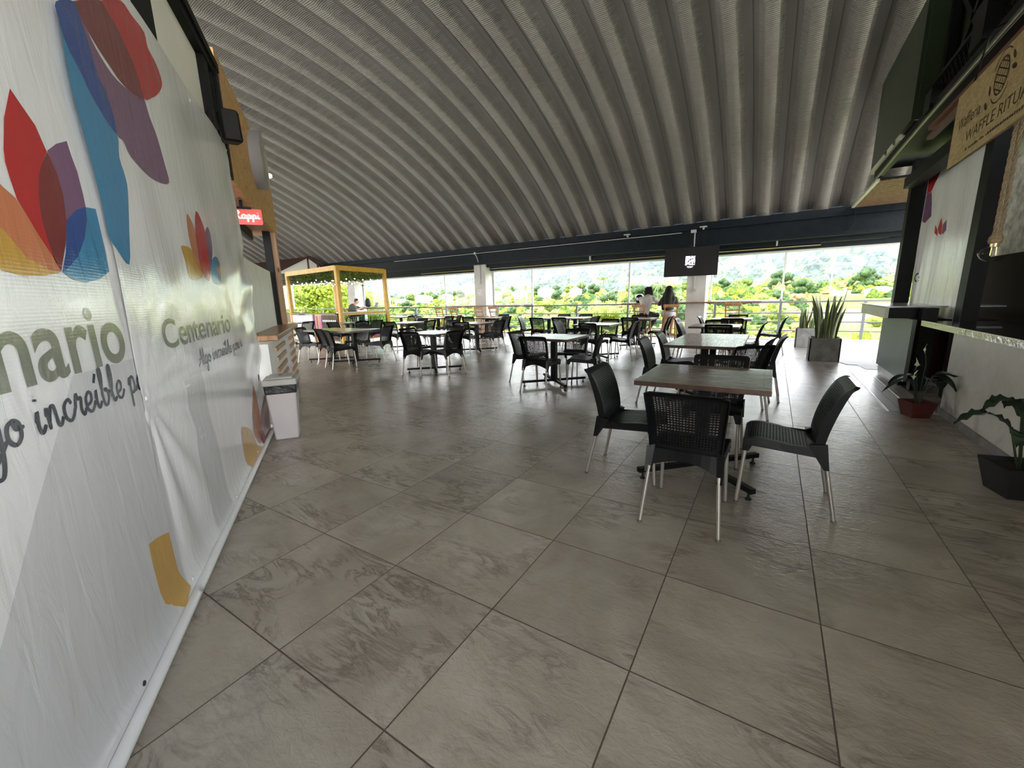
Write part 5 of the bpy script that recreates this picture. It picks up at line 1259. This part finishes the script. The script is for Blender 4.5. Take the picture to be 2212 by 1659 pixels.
st.tube([(0, 0, top), (-.03, .02, .42), (-.05, .03, .52)], .004, 6).tube([(0, 0, top), (.05, .05, .55), (.03, .06, .68)], .003, 6).tube([(0, 0, top), (-.08, -.02, .42)], .004, 6)
st.build('stems', M_STEM, p); lf.build('leaves', M_DLEAF, p, fix=False)
sp_ = MB(); leaf(sp_, (-.05, .03, .50), (-.03, .02, .55), (-.06, .03, .62), .028); leaf(sp_, (-.08, -.02, .40), (-.10, -.02, .45), (-.06, -.03, .50), .022); leaf(sp_, (.03, .06, .66), (.02, .07, .70), (.035, .06, .76), .014); sp_.build('spathes', M_SPATHE, p, fix=False)
p = thing('potted_plant', 'drooping long leaved plant in a black square pot at right edge', 'potted plant', (1.44, 3.80, 0), math.radians(12))
pot_tapered(M_POTB, .105, .145, .205, p)
st = MB(); lf = MB()
for a, r, h_, w in ((3.62, .40, .60, .045), (3.25, .40, .48, .055), (4.4, .22, .42, .06), (0.2, .4, .60, .06), (1.4, .35, .52, .06), (-.7, .4, .5, .06), (3.9, .17, .38, .06)):
    e = (math.cos(a) * .10, math.sin(a) * .10, h_ * .92)
    st.tube([(math.cos(a) * .02, math.sin(a) * .02, .16), e], .006, 6)
    leaf(lf, e, (math.cos(a) * r * .6, math.sin(a) * r * .6, h_ + .16), (math.cos(a) * r, math.sin(a) * r, h_ - .02), w, .012, 14)
st.build('stems', M_STEM, p); lf.build('leaves', M_DLEAF, p, fix=False)
# ================================================================ yellow booth
M_YW = mat('yellow_wood', (0.48, 0.265, 0.022), 0.45, nscale=5, namt=0.15); M_BRW = mat('brown_wood_dark', (0.13, 0.065, 0.03), 0.5, nscale=6, namt=0.2)
N_ = Vector((-11.75, 8.45, 0)); Lc = Vector((-15.36, 8.95, 0)); Rc = Vector((-12.05, 10.62, 0)); Bc = Lc + (Rc - N_)
bt = thing('market_booth', 'yellow timber framed booth with foliage canopy and string lights', 'booth', (0, 0, 0))
def pst(c, w=.11, z0=0): return MB().box(c.x - w / 2, c.x + w / 2, c.y - w / 2, c.y + w / 2, z0, 2.47)
for c in (N_, Lc, Rc, Bc): pst(c).build('post', M_YW, bt)
for a, b in ((N_, Lc), (N_, Rc), (Rc, Bc), (Lc, Bc)):
    MB().bar(a + Vector((0, 0, 2.42)), b + Vector((0, 0, 2.42)), .10, .15).build('top_beam', M_YW, bt)
MB().bar(N_ + Vector((0, 0, .97)), Rc + Vector((0, 0, .97)), .08, .07).build('rail', M_YW, bt)
MB().bar(N_ + Vector((0, 0, .40)), Rc + Vector((0, 0, .40)), .08, .05).build('rail', M_YW, bt)
MB().bar(N_ + Vector((0, 0, .10)), Rc + Vector((0, 0, .10)), .08, .05).build('rail', M_YW, bt)
MB().bar(N_ + Vector((-.06, 0, 1.02)), Rc + Vector((-.06, 0, 1.02)), .30, .025).build('glass_shelf', mat('greenish_glass_shelf', (0.42, 0.52, 0.48), 0.12), bt)
M_BLUE = mat('panel_blue', (0.10, 0.14, 0.24), 0.5); M_PINK = mat('panel_pink', (0.52, 0.07, 0.22), 0.5)
MB().bar(N_ + Vector((0, 0, .25)), Rc + Vector((0, 0, .25)), .03, .26).build('lower_panel', M_BLUE, bt)
MB().bar(N_ * .45 + Rc * .55 + Vector((.02, 0, .22)), N_ * .25 + Rc * .75 + Vector((.02, 0, .22)), .03, .16).build('pink_patch', M_PINK, bt)
MB().bar(N_ + Vector((0, 0, .66)), Rc + Vector((0, 0, .66)), .012, .46).build('glass_front', m_glass('greenish_pane', (0.72, 0.82, 0.80)), bt)
dL = (Lc - N_); 
def onF(t, z=0, off=0.0): return N_ + dL * t + Vector((dL.y, -dL.x, 0)).normalized() * -off + Vector((0, 0, z))
MB().bar(onF(.04, .99), onF(1, .99), .26, .03).build('counter_board', M_BRW, bt)
MB().bar(onF(.52, .48), onF(.985, .48), .05, .90).build('white_panel', M_WHITE, bt)
MB().bar(onF(.335, .49), onF(.50, .49), .05, .96).build('menu_board', M_YW, bt)
MB().bar(onF(.445, .62, .03), onF(.485, .62, .03), .02, .52).bar(onF(.36, .62, .03), onF(.405, .62, .03), .02, .52).bar(onF(.45, .20, .03), onF(.48, .20, .03), .02, .18).build('pink_panel', M_PINK, bt)
MB().bar(onF(.44, .62, .026), onF(.49, .62, .026), .02, .58).bar(onF(.355, .62, .026), onF(.41, .62, .026), .02, .58).build('blue_panel', M_BLUE, bt)
MB().bar(onF(.50, .49, .02), onF(.53, .49, .02), .06, .98).build('brown_edge', M_BRW, bt)
rk = thing('bottle_rack', 'dark rack with rows of small white items at the booth front', 'rack', (0, 0, 0))
MB().bar(onF(.03, .54, .02), onF(.325, .54, .02), .12, .88).build('cabinet', M_BRW, rk)
gm = MB()
for i in range(9): gm.bar(onF(.045 + .032 * i, .54, .095), onF(.046 + .032 * i + .004, .54, .095), .012, .80)
for z in (.20, .36, .52, .66, .80): gm.bar(onF(.035, z, .095), onF(.32, z, .095), .014, .014)
gm.build('grid', M_BLACK, rk)
for z in (.76, .48):
    for i in range(8): MB().bar(onF(.056 + .032 * i, z, .085), onF(.056 + .032 * i + .02, z, .085), .02, .075).build('white_item', M_WHITE, rk)
# foliage canopy
rnd = random.Random(8); vs = []; fs = []
for i in range(3400):
    a, b = rnd.random(), rnd.random(); p = N_ + (Lc - N_) * a + (Rc - N_) * b + Vector((0, 0, rnd.uniform(2.16, 2.36) - 0.06 * math.sin(a * 9) * math.sin(b * 7)))
    u = Vector((rnd.gauss(0, 1), rnd.gauss(0, 1), rnd.gauss(0, .6))).normalized(); w = u.cross(Vector((rnd.gauss(0, 1), rnd.gauss(0, 1), 1))).normalized(); s = rnd.uniform(.03, .06)
    n = len(vs); vs += [p - u * s, p + w * s * .5, p + u * s, p - w * s * .5]; fs.append((n, n + 1, n + 2, n + 3))
o = MB().add(vs, fs).build('foliage_canopy', ML[1], bt, fix=False)
sl = thing('string_lights', 'strings of small round bulbs hanging under the booth canopy', 'lights', (0, 0, 0))
M_BULB = mat('bulb_glow', (1, 1, 1), emit=(1, 0.93, 0.72), estr=1.0); wires = MB()
mb_ = MB().ball((0, 0, 0), .02, 6).mesh('bulb', [M_BULB])
for r in range(6):
    b = .06 + r * .17; pts = []
    for i in range(11):
        a = i / 10; z = 2.16 - .10 * math.sin(PI * ((a * 2.5) % 1)) - .02 * (r % 2); p = N_ + (Lc - N_) * a + (Rc - N_) * b + Vector((0, 0, z)); pts.append(p)
        if i < 10:
            q = p * 1.0 + (Lc - N_) * .05; link_mesh('bulb', mb_, sl, q + Vector((0, 0, -.04)))
    wires.tube(pts, .005, 4)
wires.build('wire', M_BLACK, sl)
lt = thing('lantern', 'small hanging lantern inside the yellow booth', 'lantern', (-13.6, 10.9, 1.98))
MB().lathe([(.05, 0), (.075, .2), (.09, .21), (.02, .30)], (0, 0, 0), 6, smooth=False).build('body', m_glass('lantern_glass', (0.85, 0.8, 0.65)), lt); MB().lathe([(.09, .2), (.02, .30), (.01, .42)], (0, 0, 0), 6, smooth=False).box(-.05, .05, -.05, .05, -.02, 0).build('cap', M_BLACK, lt)
# bottles standing behind the booth glass
M_BOT = [m_glass('bottle_teal', (0.25, 0.42, 0.42)), m_glass('bottle_clear', (0.75, 0.82, 0.82)), m_glass('bottle_green', (0.16, 0.32, 0.28))]
bme = [MB().lathe([(.034, 0), (.036, .02), (.036, .22), (.028, .27), (.012, .31), (.012, .40), (.014, .41)], (0, 0, 0), 12).mesh('bottle', [m]) for m in M_BOT]
for i in range(18):
    q = N_ + (Rc - N_) * (.14 + .043 * i) + Vector((-.14, 0, .44)); k = 0 if 3 < i < 9 else 1 if i % 3 else 2
    o = link_mesh('bottle', bme[k], None, q); tag(o, 'tall glass bottle in the row behind the glass front of the yellow booth', 'bottle', 'bottles in the yellow booth')
MB().bar(N_ + Vector((-.14, 0, .43)), Rc + Vector((-.14, 0, .43)), .16, .02).build('bottle_shelf', M_BRW, bt)
# ================================================================ hut with red brown roof far left
hut = thing('roofed_hut', 'white gabled hut with red brown corrugated roof behind the booth', 'hut', (0, 0, 0))
HX, RY, RZ = -19.2, 12.3, 3.55
M_ROOF = mat('roof_red_brown', (0.085, 0.038, 0.028), 0.7, nscale=4, namt=0.25)
def corr(y1, z1):
    def fn(u, v):
        x = HX + .25 - 6.5 * u; return (x, RY + (y1 - RY) * v, RZ + (z1 - RZ) * v + .025 * math.sin(u * 6.5 * 2 * PI / .18))
    return fn
MB().grid(corr(10.2, 2.55), 220, 2).grid(corr(13.1, 3.12), 220, 2).build('roof', M_ROOF, hut, fix=False)
MB().prism([(10.6, 2.66), (13.0, 3.06), (RY, RZ - .06)], 'x', HX - .03, HX).build('gable', M_WHITE, hut)
MB().box(HX - .04, HX + .03, RY - .04, RY + .04, 2.4, RZ).box(HX - .04, HX + .03, 12.75, 12.83, 2.4, 3.3).build('gable_post', M_BRW, hut)
MB().box(HX - .1, HX, 10.5, 10.6, 0, 2.7).box(HX - 6, HX - 5.9, 10.5, 10.6, 0, 2.7).build('corner_post', M_BRW, hut)
# ================================================================ people
def remesh_obj(mb, name, m, parent, vox=.012, sm=4):
    o = mb.build(name, m, parent, fix=True)
    r = o.modifiers.new('remesh', 'REMESH'); r.mode = 'VOXEL'; r.voxel_size = vox; r.use_smooth_shade = True
    s = o.modifiers.new('smooth', 'SMOOTH'); s.factor = .5; s.iterations = sm
    return o
def limb(mb, pts, rs, n=12):
    mb.tube(pts, rs, n)
    for p, r in zip(pts, rs): mb.ball(p, r, 7)
    return mb
M_SKIN = mat('skin', (0.42, 0.24, 0.16), 0.5, nscale=8, namt=0.06); M_SKINL = mat('skin_light', (0.60, 0.38, 0.28), 0.5, nscale=8, namt=0.06)
t = NT('black_hair'); n = t.noise(t.map(t.coord(), scale=(40, 40, 4)), 3, 4); t.set(color=t.ramp(n, [(0.3, (0.004, 0.0035, 0.003)), (0.7, (0.014, 0.011, 0.009))]), rough=0.65, spec=0.25); t.bump(n, 0.6, 0.01); M_HAIR = t.m
M_SHW = mat('white_shirt', (0.46, 0.44, 0.40), 0.8, nscale=7, namt=0.1, bump=0.2, bscale=12); M_PANT = mat('dark_trousers', (0.016, 0.018, 0.024), 0.8); M_JACK = mat('dark_top', (0.022, 0.024, 0.016), 0.8)
M_SHO = mat('light_shorts', (0.42, 0.42, 0.42), 0.8, nscale=7, namt=.1); M_GSH = mat('grey_green_shirt', (0.085, 0.09, 0.075), 0.85, nscale=6, namt=.12); M_SHOE = mat('shoe_tan', (0.30, 0.20, 0.12), 0.6)
def hand(mb, w, d, up=Vector((0, 0, 1)), L=.17, curl=.3, side=1):
    """palm and five separate fingers from wrist w in direction d"""
    w = Vector(w); d = Vector(d).normalized(); s = d.cross(up).normalized() * side; u = s.cross(d).normalized() * side
    pc = w + d * .045
    for i in range(4):
        o = s * (-.028 + .019 * i); mb.tube([w + o * .5, pc + o, w + d * .085 + o], [.012, .012, .010], 7)
        l = (.062, .072, .068, .054)[i]; k = w + d * .085 + o
        a = k + d * l * .45 - u * curl * .012; b = a + (d * (1 - curl) - u * curl).normalized() * l * .35; c = b + (d * (1 - 1.6 * curl) - u * 1.5 * curl).normalized() * l * .25
        mb.tube([k, a, b, c], [.0095, .0090, .0082, .0065], 7); mb.ball(c, .0065, 4)
    t0 = w + d * .02 + s * .032; t1 = t0 + (d * .6 + s * .6).normalized() * .035; t2 = t1 + (d * .9 + s * .2).normalized() * .028
    mb.tube([w + s * .015, t0, t1, t2], [.013, .012, .010, .008], 7); mb.ball(t2, .008, 4)
# person in white shirt, seen from behind, leaning over the ledge, right forearm raised
P = thing('person', 'person in a white shirt with bushy dark hair, seated at the bar seen from behind', 'person', (-3.10, 12.05, 0))
b = MB()
limb(b, [(0, .02, .84), (.01, .08, 1.0), (.02, .17, 1.16), (.03, .24, 1.27)], [.145, .135, .150, .10]); limb(b, [(-.15, .22, 1.22), (.20, .25, 1.22)], [.055, .055])
limb(b, [(.03, .27, 1.26), (.05, .33, 1.36)], [.05, .05]); b.ball((.06, .36, 1.43), .095, 10, 0, (.88, 1.02, 1.18)); b.ball((.075, .455, 1.41), .018, 5); b.ball((-.03, .36, 1.42), .02, 5, 0, (.5, 1, 1.3)); b.ball((.15, .36, 1.42), .02, 5, 0, (.5, 1, 1.3))
limb(b, [(.19, .25, 1.21), (.30, .38, 1.12), (.37, .50, 1.25)], [.048, .038, .024]); limb(b, [(-.15, .22, 1.21), (-.16, .42, 1.10), (.02, .70, 1.12)], [.048, .040, .028])
limb(b, [(.52, .62, 1.13), (.60, .70, 1.22)], [.026, .022]) if False else None
hand(b, (.37, .50, 1.25), (.55, .35, .75), L=.16, curl=.25); hand(b, (.02, .70, 1.12), (.8, .5, 0), curl=.35)
limb(b, [(.09, .04, .80), (.26, .36, .74), (.13, .22, .42), (.05, .14, .30)], [.085, .068, .050, .035]); limb(b, [(-.09, .04, .80), (-.10, .42, .76), (-.06, .30, .42), (-.04, .22, .30)], [.085, .068, .050, .035])
remesh_obj(b, 'body', M_SKIN, P, .010, 2)
b = MB(); limb(b, [(0, .01, .82), (.005, .07, 1.0), (.02, .16, 1.16), (.03, .23, 1.25)], [.165, .152, .165, .105]); limb(b, [(-.16, .21, 1.215), (.20, .24, 1.215)], [.068, .068]); limb(b, [(.19, .25, 1.21), (.28, .35, 1.155)], [.068, .062]); limb(b, [(-.15, .22, 1.21), (-.16, .33, 1.14)], [.068, .062])
remesh_obj(b, 'shirt', M_SHW, P, .014, 3)
b = MB(); limb(b, [(0, .0, .80), (0, .03, .84)], [.158, .155]); limb(b, [(.09, .04, .80), (.27, .37, .745), (.14, .23, .44)], [.105, .085, .066]); limb(b, [(-.09, .04, .80), (-.10, .43, .765), (-.06, .30, .44)], [.105, .085, .066])
remesh_obj(b, 'trousers', M_PANT, P, .014, 3)
b = MB(); 
for q in ((.05, .14, .27), (-.04, .22, .27)): b.tube([(q[0], q[1] - .06, q[2] - .0), (q[0] + .01, q[1] + .04, q[2]), (q[0] + .02, q[1] + .14, q[2] - .02)], [.038, .042, .030], 10); b.ball((q[0], q[1] - .06, q[2]), .038, 6); b.ball((q[0] + .02, q[1] + .14, q[2] - .02), .030, 6)
remesh_obj(b, 'shoes', M_SHOE, P, .010, 2)
b = MB(); b.ball((.04, .33, 1.445), .125, 10, 0, (1, 1, 1.0)); rn = random.Random(4)
for i in range(34):
    a = rn.uniform(0, 2 * PI); e = rn.uniform(-.9, 1.2); b.ball((.03 + .115 * math.cos(a) * math.cos(e), .31 + .10 * math.sin(a) * math.cos(e) - .01, 1.43 + .12 * math.sin(e) - (.02 if e < 0 else 0)), rn.uniform(.022, .04), 5)
limb(b, [(.0, .26, 1.40), (-.01, .23, 1.29)], [.085, .06]); remesh_obj(b, 'hair', M_HAIR, P, .012, 2)
# person with long straight hair
P = thing('person', 'person with very long straight dark hair, seated at the bar, seen from behind', 'person', (-2.42, 11.98, 0), math.radians(8))
b = MB(); limb(b, [(0, 0, .84), (0, .03, 1.0), (-.01, .08, 1.16), (-.02, .11, 1.26)], [.14, .115, .130, .085]); limb(b, [(-.16, .10, 1.22), (.15, .09, 1.22)], [.048, .048])
limb(b, [(-.02, .12, 1.26), (-.02, .16, 1.36)], [.045, .045]); b.ball((-.02, .18, 1.43), .092, 10, 0, (.88, 1.02, 1.18)); b.ball((-.02, .275, 1.41), .017, 5)
limb(b, [(-.17, .10, 1.20), (-.27, .30, 1.06), (-.20, .72, 1.13)], [.043, .038, .026]); limb(b, [(.16, .09, 1.20), (.20, .34, 1.07), (.04, .74, 1.13)], [.043, .038, .026])
hand(b, (-.20, .72, 1.13), (.3, 1, .05), curl=.4); hand(b, (.04, .74, 1.13), (-.4, 1, 0), curl=.4)
limb(b, [(.09, .02, .80), (.10, .42, .77), (.08, .36, .44), (.07, .30, .30)], [.088, .064, .050, .034]); limb(b, [(-.09, .02, .80), (-.12, .42, .77), (-.10, .36, .44), (-.09, .30, .30)], [.088, .064, .050, .034])
remesh_obj(b, 'body', M_SKIN, P, .010, 2)
b = MB(); limb(b, [(0, 0, .92), (0, .03, 1.0), (-.01, .08, 1.16), (-.02, .10, 1.24)], [.142, .132, .145, .09]); limb(b, [(-.16, .10, 1.215), (.15, .09, 1.215)], [.060, .060]); limb(b, [(-.17, .10, 1.20), (-.27, .30, 1.06), (-.23, .55, 1.10)], [.058, .052, .042]); limb(b, [(.16, .09, 1.20), (.20, .34, 1.07), (.12, .55, 1.10)], [.058, .052, .042])
remesh_obj(b, 'top', M_JACK, P, .014, 3)
b = MB(); limb(b, [(0, .0, .80), (0, .01, .88)], [.165, .150]); limb(b, [(.09, .03, .80), (.10, .36, .775)], [.108, .088]); limb(b, [(-.09, .03, .80), (-.12, .36, .775)], [.108, .088])
remesh_obj(b, 'shorts', M_SHO, P, .014, 3)
b = MB()
for q in ((.07, .30, .27), (-.09, .30, .27)): b.tube([(q[0], q[1] - .06, q[2]), (q[0], q[1] + .04, q[2]), (q[0], q[1] + .14, q[2] - .02)], [.036, .040, .028], 10); b.ball((q[0], q[1] - .06, q[2]), .036, 6); b.ball((q[0], q[1] + .14, q[2] - .02), .028, 6)
remesh_obj(b, 'shoes', M_SHOE, P, .010, 2)
b = MB(); b.ball((-.02, .155, 1.445), .118, 10, 0, (.95, .98, 1.05)); limb(b, [(-.02, .10, 1.42), (-.02, .03, 1.28), (-.02, -.055, 1.10), (-.05, -.115, .95)], [.105, .125, .115, .075]); limb(b, [(.06, .08, 1.35), (.10, .0, 1.18), (.07, -.08, 1.02)], [.06, .075, .05]); limb(b, [(-.10, .08, 1.35), (-.14, .0, 1.16), (-.14, -.08, .95)], [.06, .07, .04])
remesh_obj(b, 'hair', M_HAIR, P, .014, 3)
# helmet and magazine on the ledge
hm = thing('motorcycle_helmet', 'black motorcycle helmet on the bar ledge left of the white shirted person', 'helmet', (-3.50, 13.03, 1.098), math.radians(20))
b = MB().lathe([(.085, .0), (.105, .02), (.128, .08), (.132, .14), (.118, .20), (.08, .245), (.03, .262), (.0005, .265)], (0, 0, 0), 28).build('shell', mat('helmet_black', (0.012, 0.012, 0.013), 0.18), hm)
MB().grid(lambda u, v: ((.136) * math.sin((u - .5) * 2.3), -(.136) * math.cos((u - .5) * 2.3), .075 + .085 * v), 16, 4).build('visor', mat('visor_smoke', (0.02, 0.02, 0.03), 0.06), hm, fix=False)
MB().tube([(.08 * math.cos(a * PI / 8), .08 * math.sin(a * PI / 8), .006) for a in range(17)], .012, 6).build('neck_roll', mat('helmet_grey', (0.12, 0.12, 0.12), 0.8), hm)
mg = thing('magazine', 'open white and blue magazine held between the two people at the bar', 'magazine', (-2.72, 13.0, 1.10), math.radians(25))
MB().grid(lambda u, v: (-.13 + .13 * u, -.1 + .2 * v, .03 + .09 * (1 - u) + .01 * math.sin(3 * u)), 8, 1).grid(lambda u, v: (.13 * u, -.1 + .2 * v, .03 + .10 * u - .01 * math.sin(3 * u)), 8, 1).box(-.012, .012, -.1, .1, 0, .03).build('pages', mat('magazine_paper', (0.55, 0.58, 0.72), 0.5, nscale=18, namt=.3), mg, fix=False)
# person at laptop behind the booth
P = thing('person', 'person in a grey green shirt working at a laptop behind the yellow booth', 'person', (-16.35, 12.35, 0), math.radians(-62))
b = MB(); limb(b, [(0, 0, .78), (0, .02, .95), (0, .08, 1.10), (0, .15, 1.20)], [.17, .17, .175, .11]); limb(b, [(-.20, .13, 1.14), (.20, .13, 1.14)], [.06, .06]); limb(b, [(0, .17, 1.2), (0, .24, 1.30)], [.06, .058])
b.ball((0, .28, 1.385), .10, 10, 0, (.86, 1.03, 1.18)); b.ball((0, .385, 1.37), .019, 5); b.ball((-.09, .28, 1.38), .022, 5, 0, (.5, 1, 1.3)); b.ball((.09, .28, 1.38), .022, 5, 0, (.5, 1, 1.3))
limb(b, [(.22, .14, 1.12), (.26, .36, 1.02), (.12, .62, 1.12)], [.055, .046, .032]); limb(b, [(-.22, .14, 1.12), (-.26, .36, 1.02), (-.12, .62, 1.12)], [.055, .046, .032]); hand(b, (.12, .62, 1.12), (-.3, 1, .05), curl=.3); hand(b, (-.12, .62, 1.12), (.3, 1, .05), curl=.3)
limb(b, [(.10, .05, .78), (.12, .45, .76), (.12, .40, .42), (.12, .38, .28)], [.10, .075, .055, .04]); limb(b, [(-.10, .05, .78), (-.12, .45, .76), (-.12, .40, .42), (-.12, .38, .28)], [.10, .075, .055, .04])
remesh_obj(b, 'body', M_SKINL, P, .012, 2)
b = MB(); limb(b, [(0, -.01, .80), (0, .01, .95), (0, .07, 1.10), (0, .14, 1.18)], [.20, .195, .195, .12]); limb(b, [(-.20, .13, 1.135), (.20, .13, 1.135)], [.078, .078]); limb(b, [(.22, .14, 1.12), (.25, .30, 1.05)], [.078, .068]); limb(b, [(-.22, .14, 1.12), (-.25, .30, 1.05)], [.078, .068])
remesh_obj(b, 'shirt', M_GSH, P, .016, 3)
b = MB(); limb(b, [(0, .0, .76), (0, .02, .82)], [.19, .18]); limb(b, [(.10, .05, .78), (.12, .45, .76), (.12, .40, .34)], [.118, .092, .07]); limb(b, [(-.10, .05, .78), (-.12, .45, .76), (-.12, .40, .34)], [.118, .092, .07]); remesh_obj(b, 'trousers', M_PANT, P, .016, 3)
b = MB(); b.ball((0, .262, 1.41), .108, 10, 0, (.88, 1.0, 1.05)); remesh_obj(b, 'hair', mat('brown_hair', (0.05, 0.03, 0.02), 0.6), P, .012, 2)
stool('wooden bar stool under the person at the laptop', -16.38, 12.32, -62)
lp = thing('laptop', 'open grey laptop on the ledge behind the yellow booth', 'laptop', (-15.62, 12.98, 1.098), math.radians(-62))
M_LAP = mat('laptop_grey', (0.16, 0.17, 0.17), 0.4, 0.4)
MB().box(-.16, .16, -.11, .11, 0, .015).build('keyboard_base', M_LAP, lp); MB().bar((0, .11, .012), (0, .19, .22), .32, .010, up=(0, 1, 0)).build('lid', M_LAP, lp)
bpk = thing('backpack', 'black backpack standing on the ledge beside the person at the laptop', 'backpack', (-16.15, 13.12, 1.098), math.radians(10))
b = MB(); limb(b, [(0, 0, .13), (0, 0, .30)], [.135, .12]); remesh_obj(b, 'bag', mat('backpack_black', (0.015, 0.016, 0.02), 0.7, nscale=12), bpk, .016, 4); MB().tube([(-.04, -.10, .40), (0, -.10, .45), (.04, -.10, .40)], .012, 6).build('handle', M_BLACK, bpk)
ib = thing('brick_counter', 'dark low counter wall running behind the white low wall at far left', 'counter', (-17.6, 9.6, 0)); MB().box(-2.6, 1.6, 0, .25, 0, .95).build('body', M_BRW, ib); MB().box(-2.7, 1.7, -.08, .33, .95, .99).build('top', M_CONC, ib)
# purge the unlinked leftovers
for o in list(bpy.data.objects):
    if not o.users_collection: bpy.data.objects.remove(o)
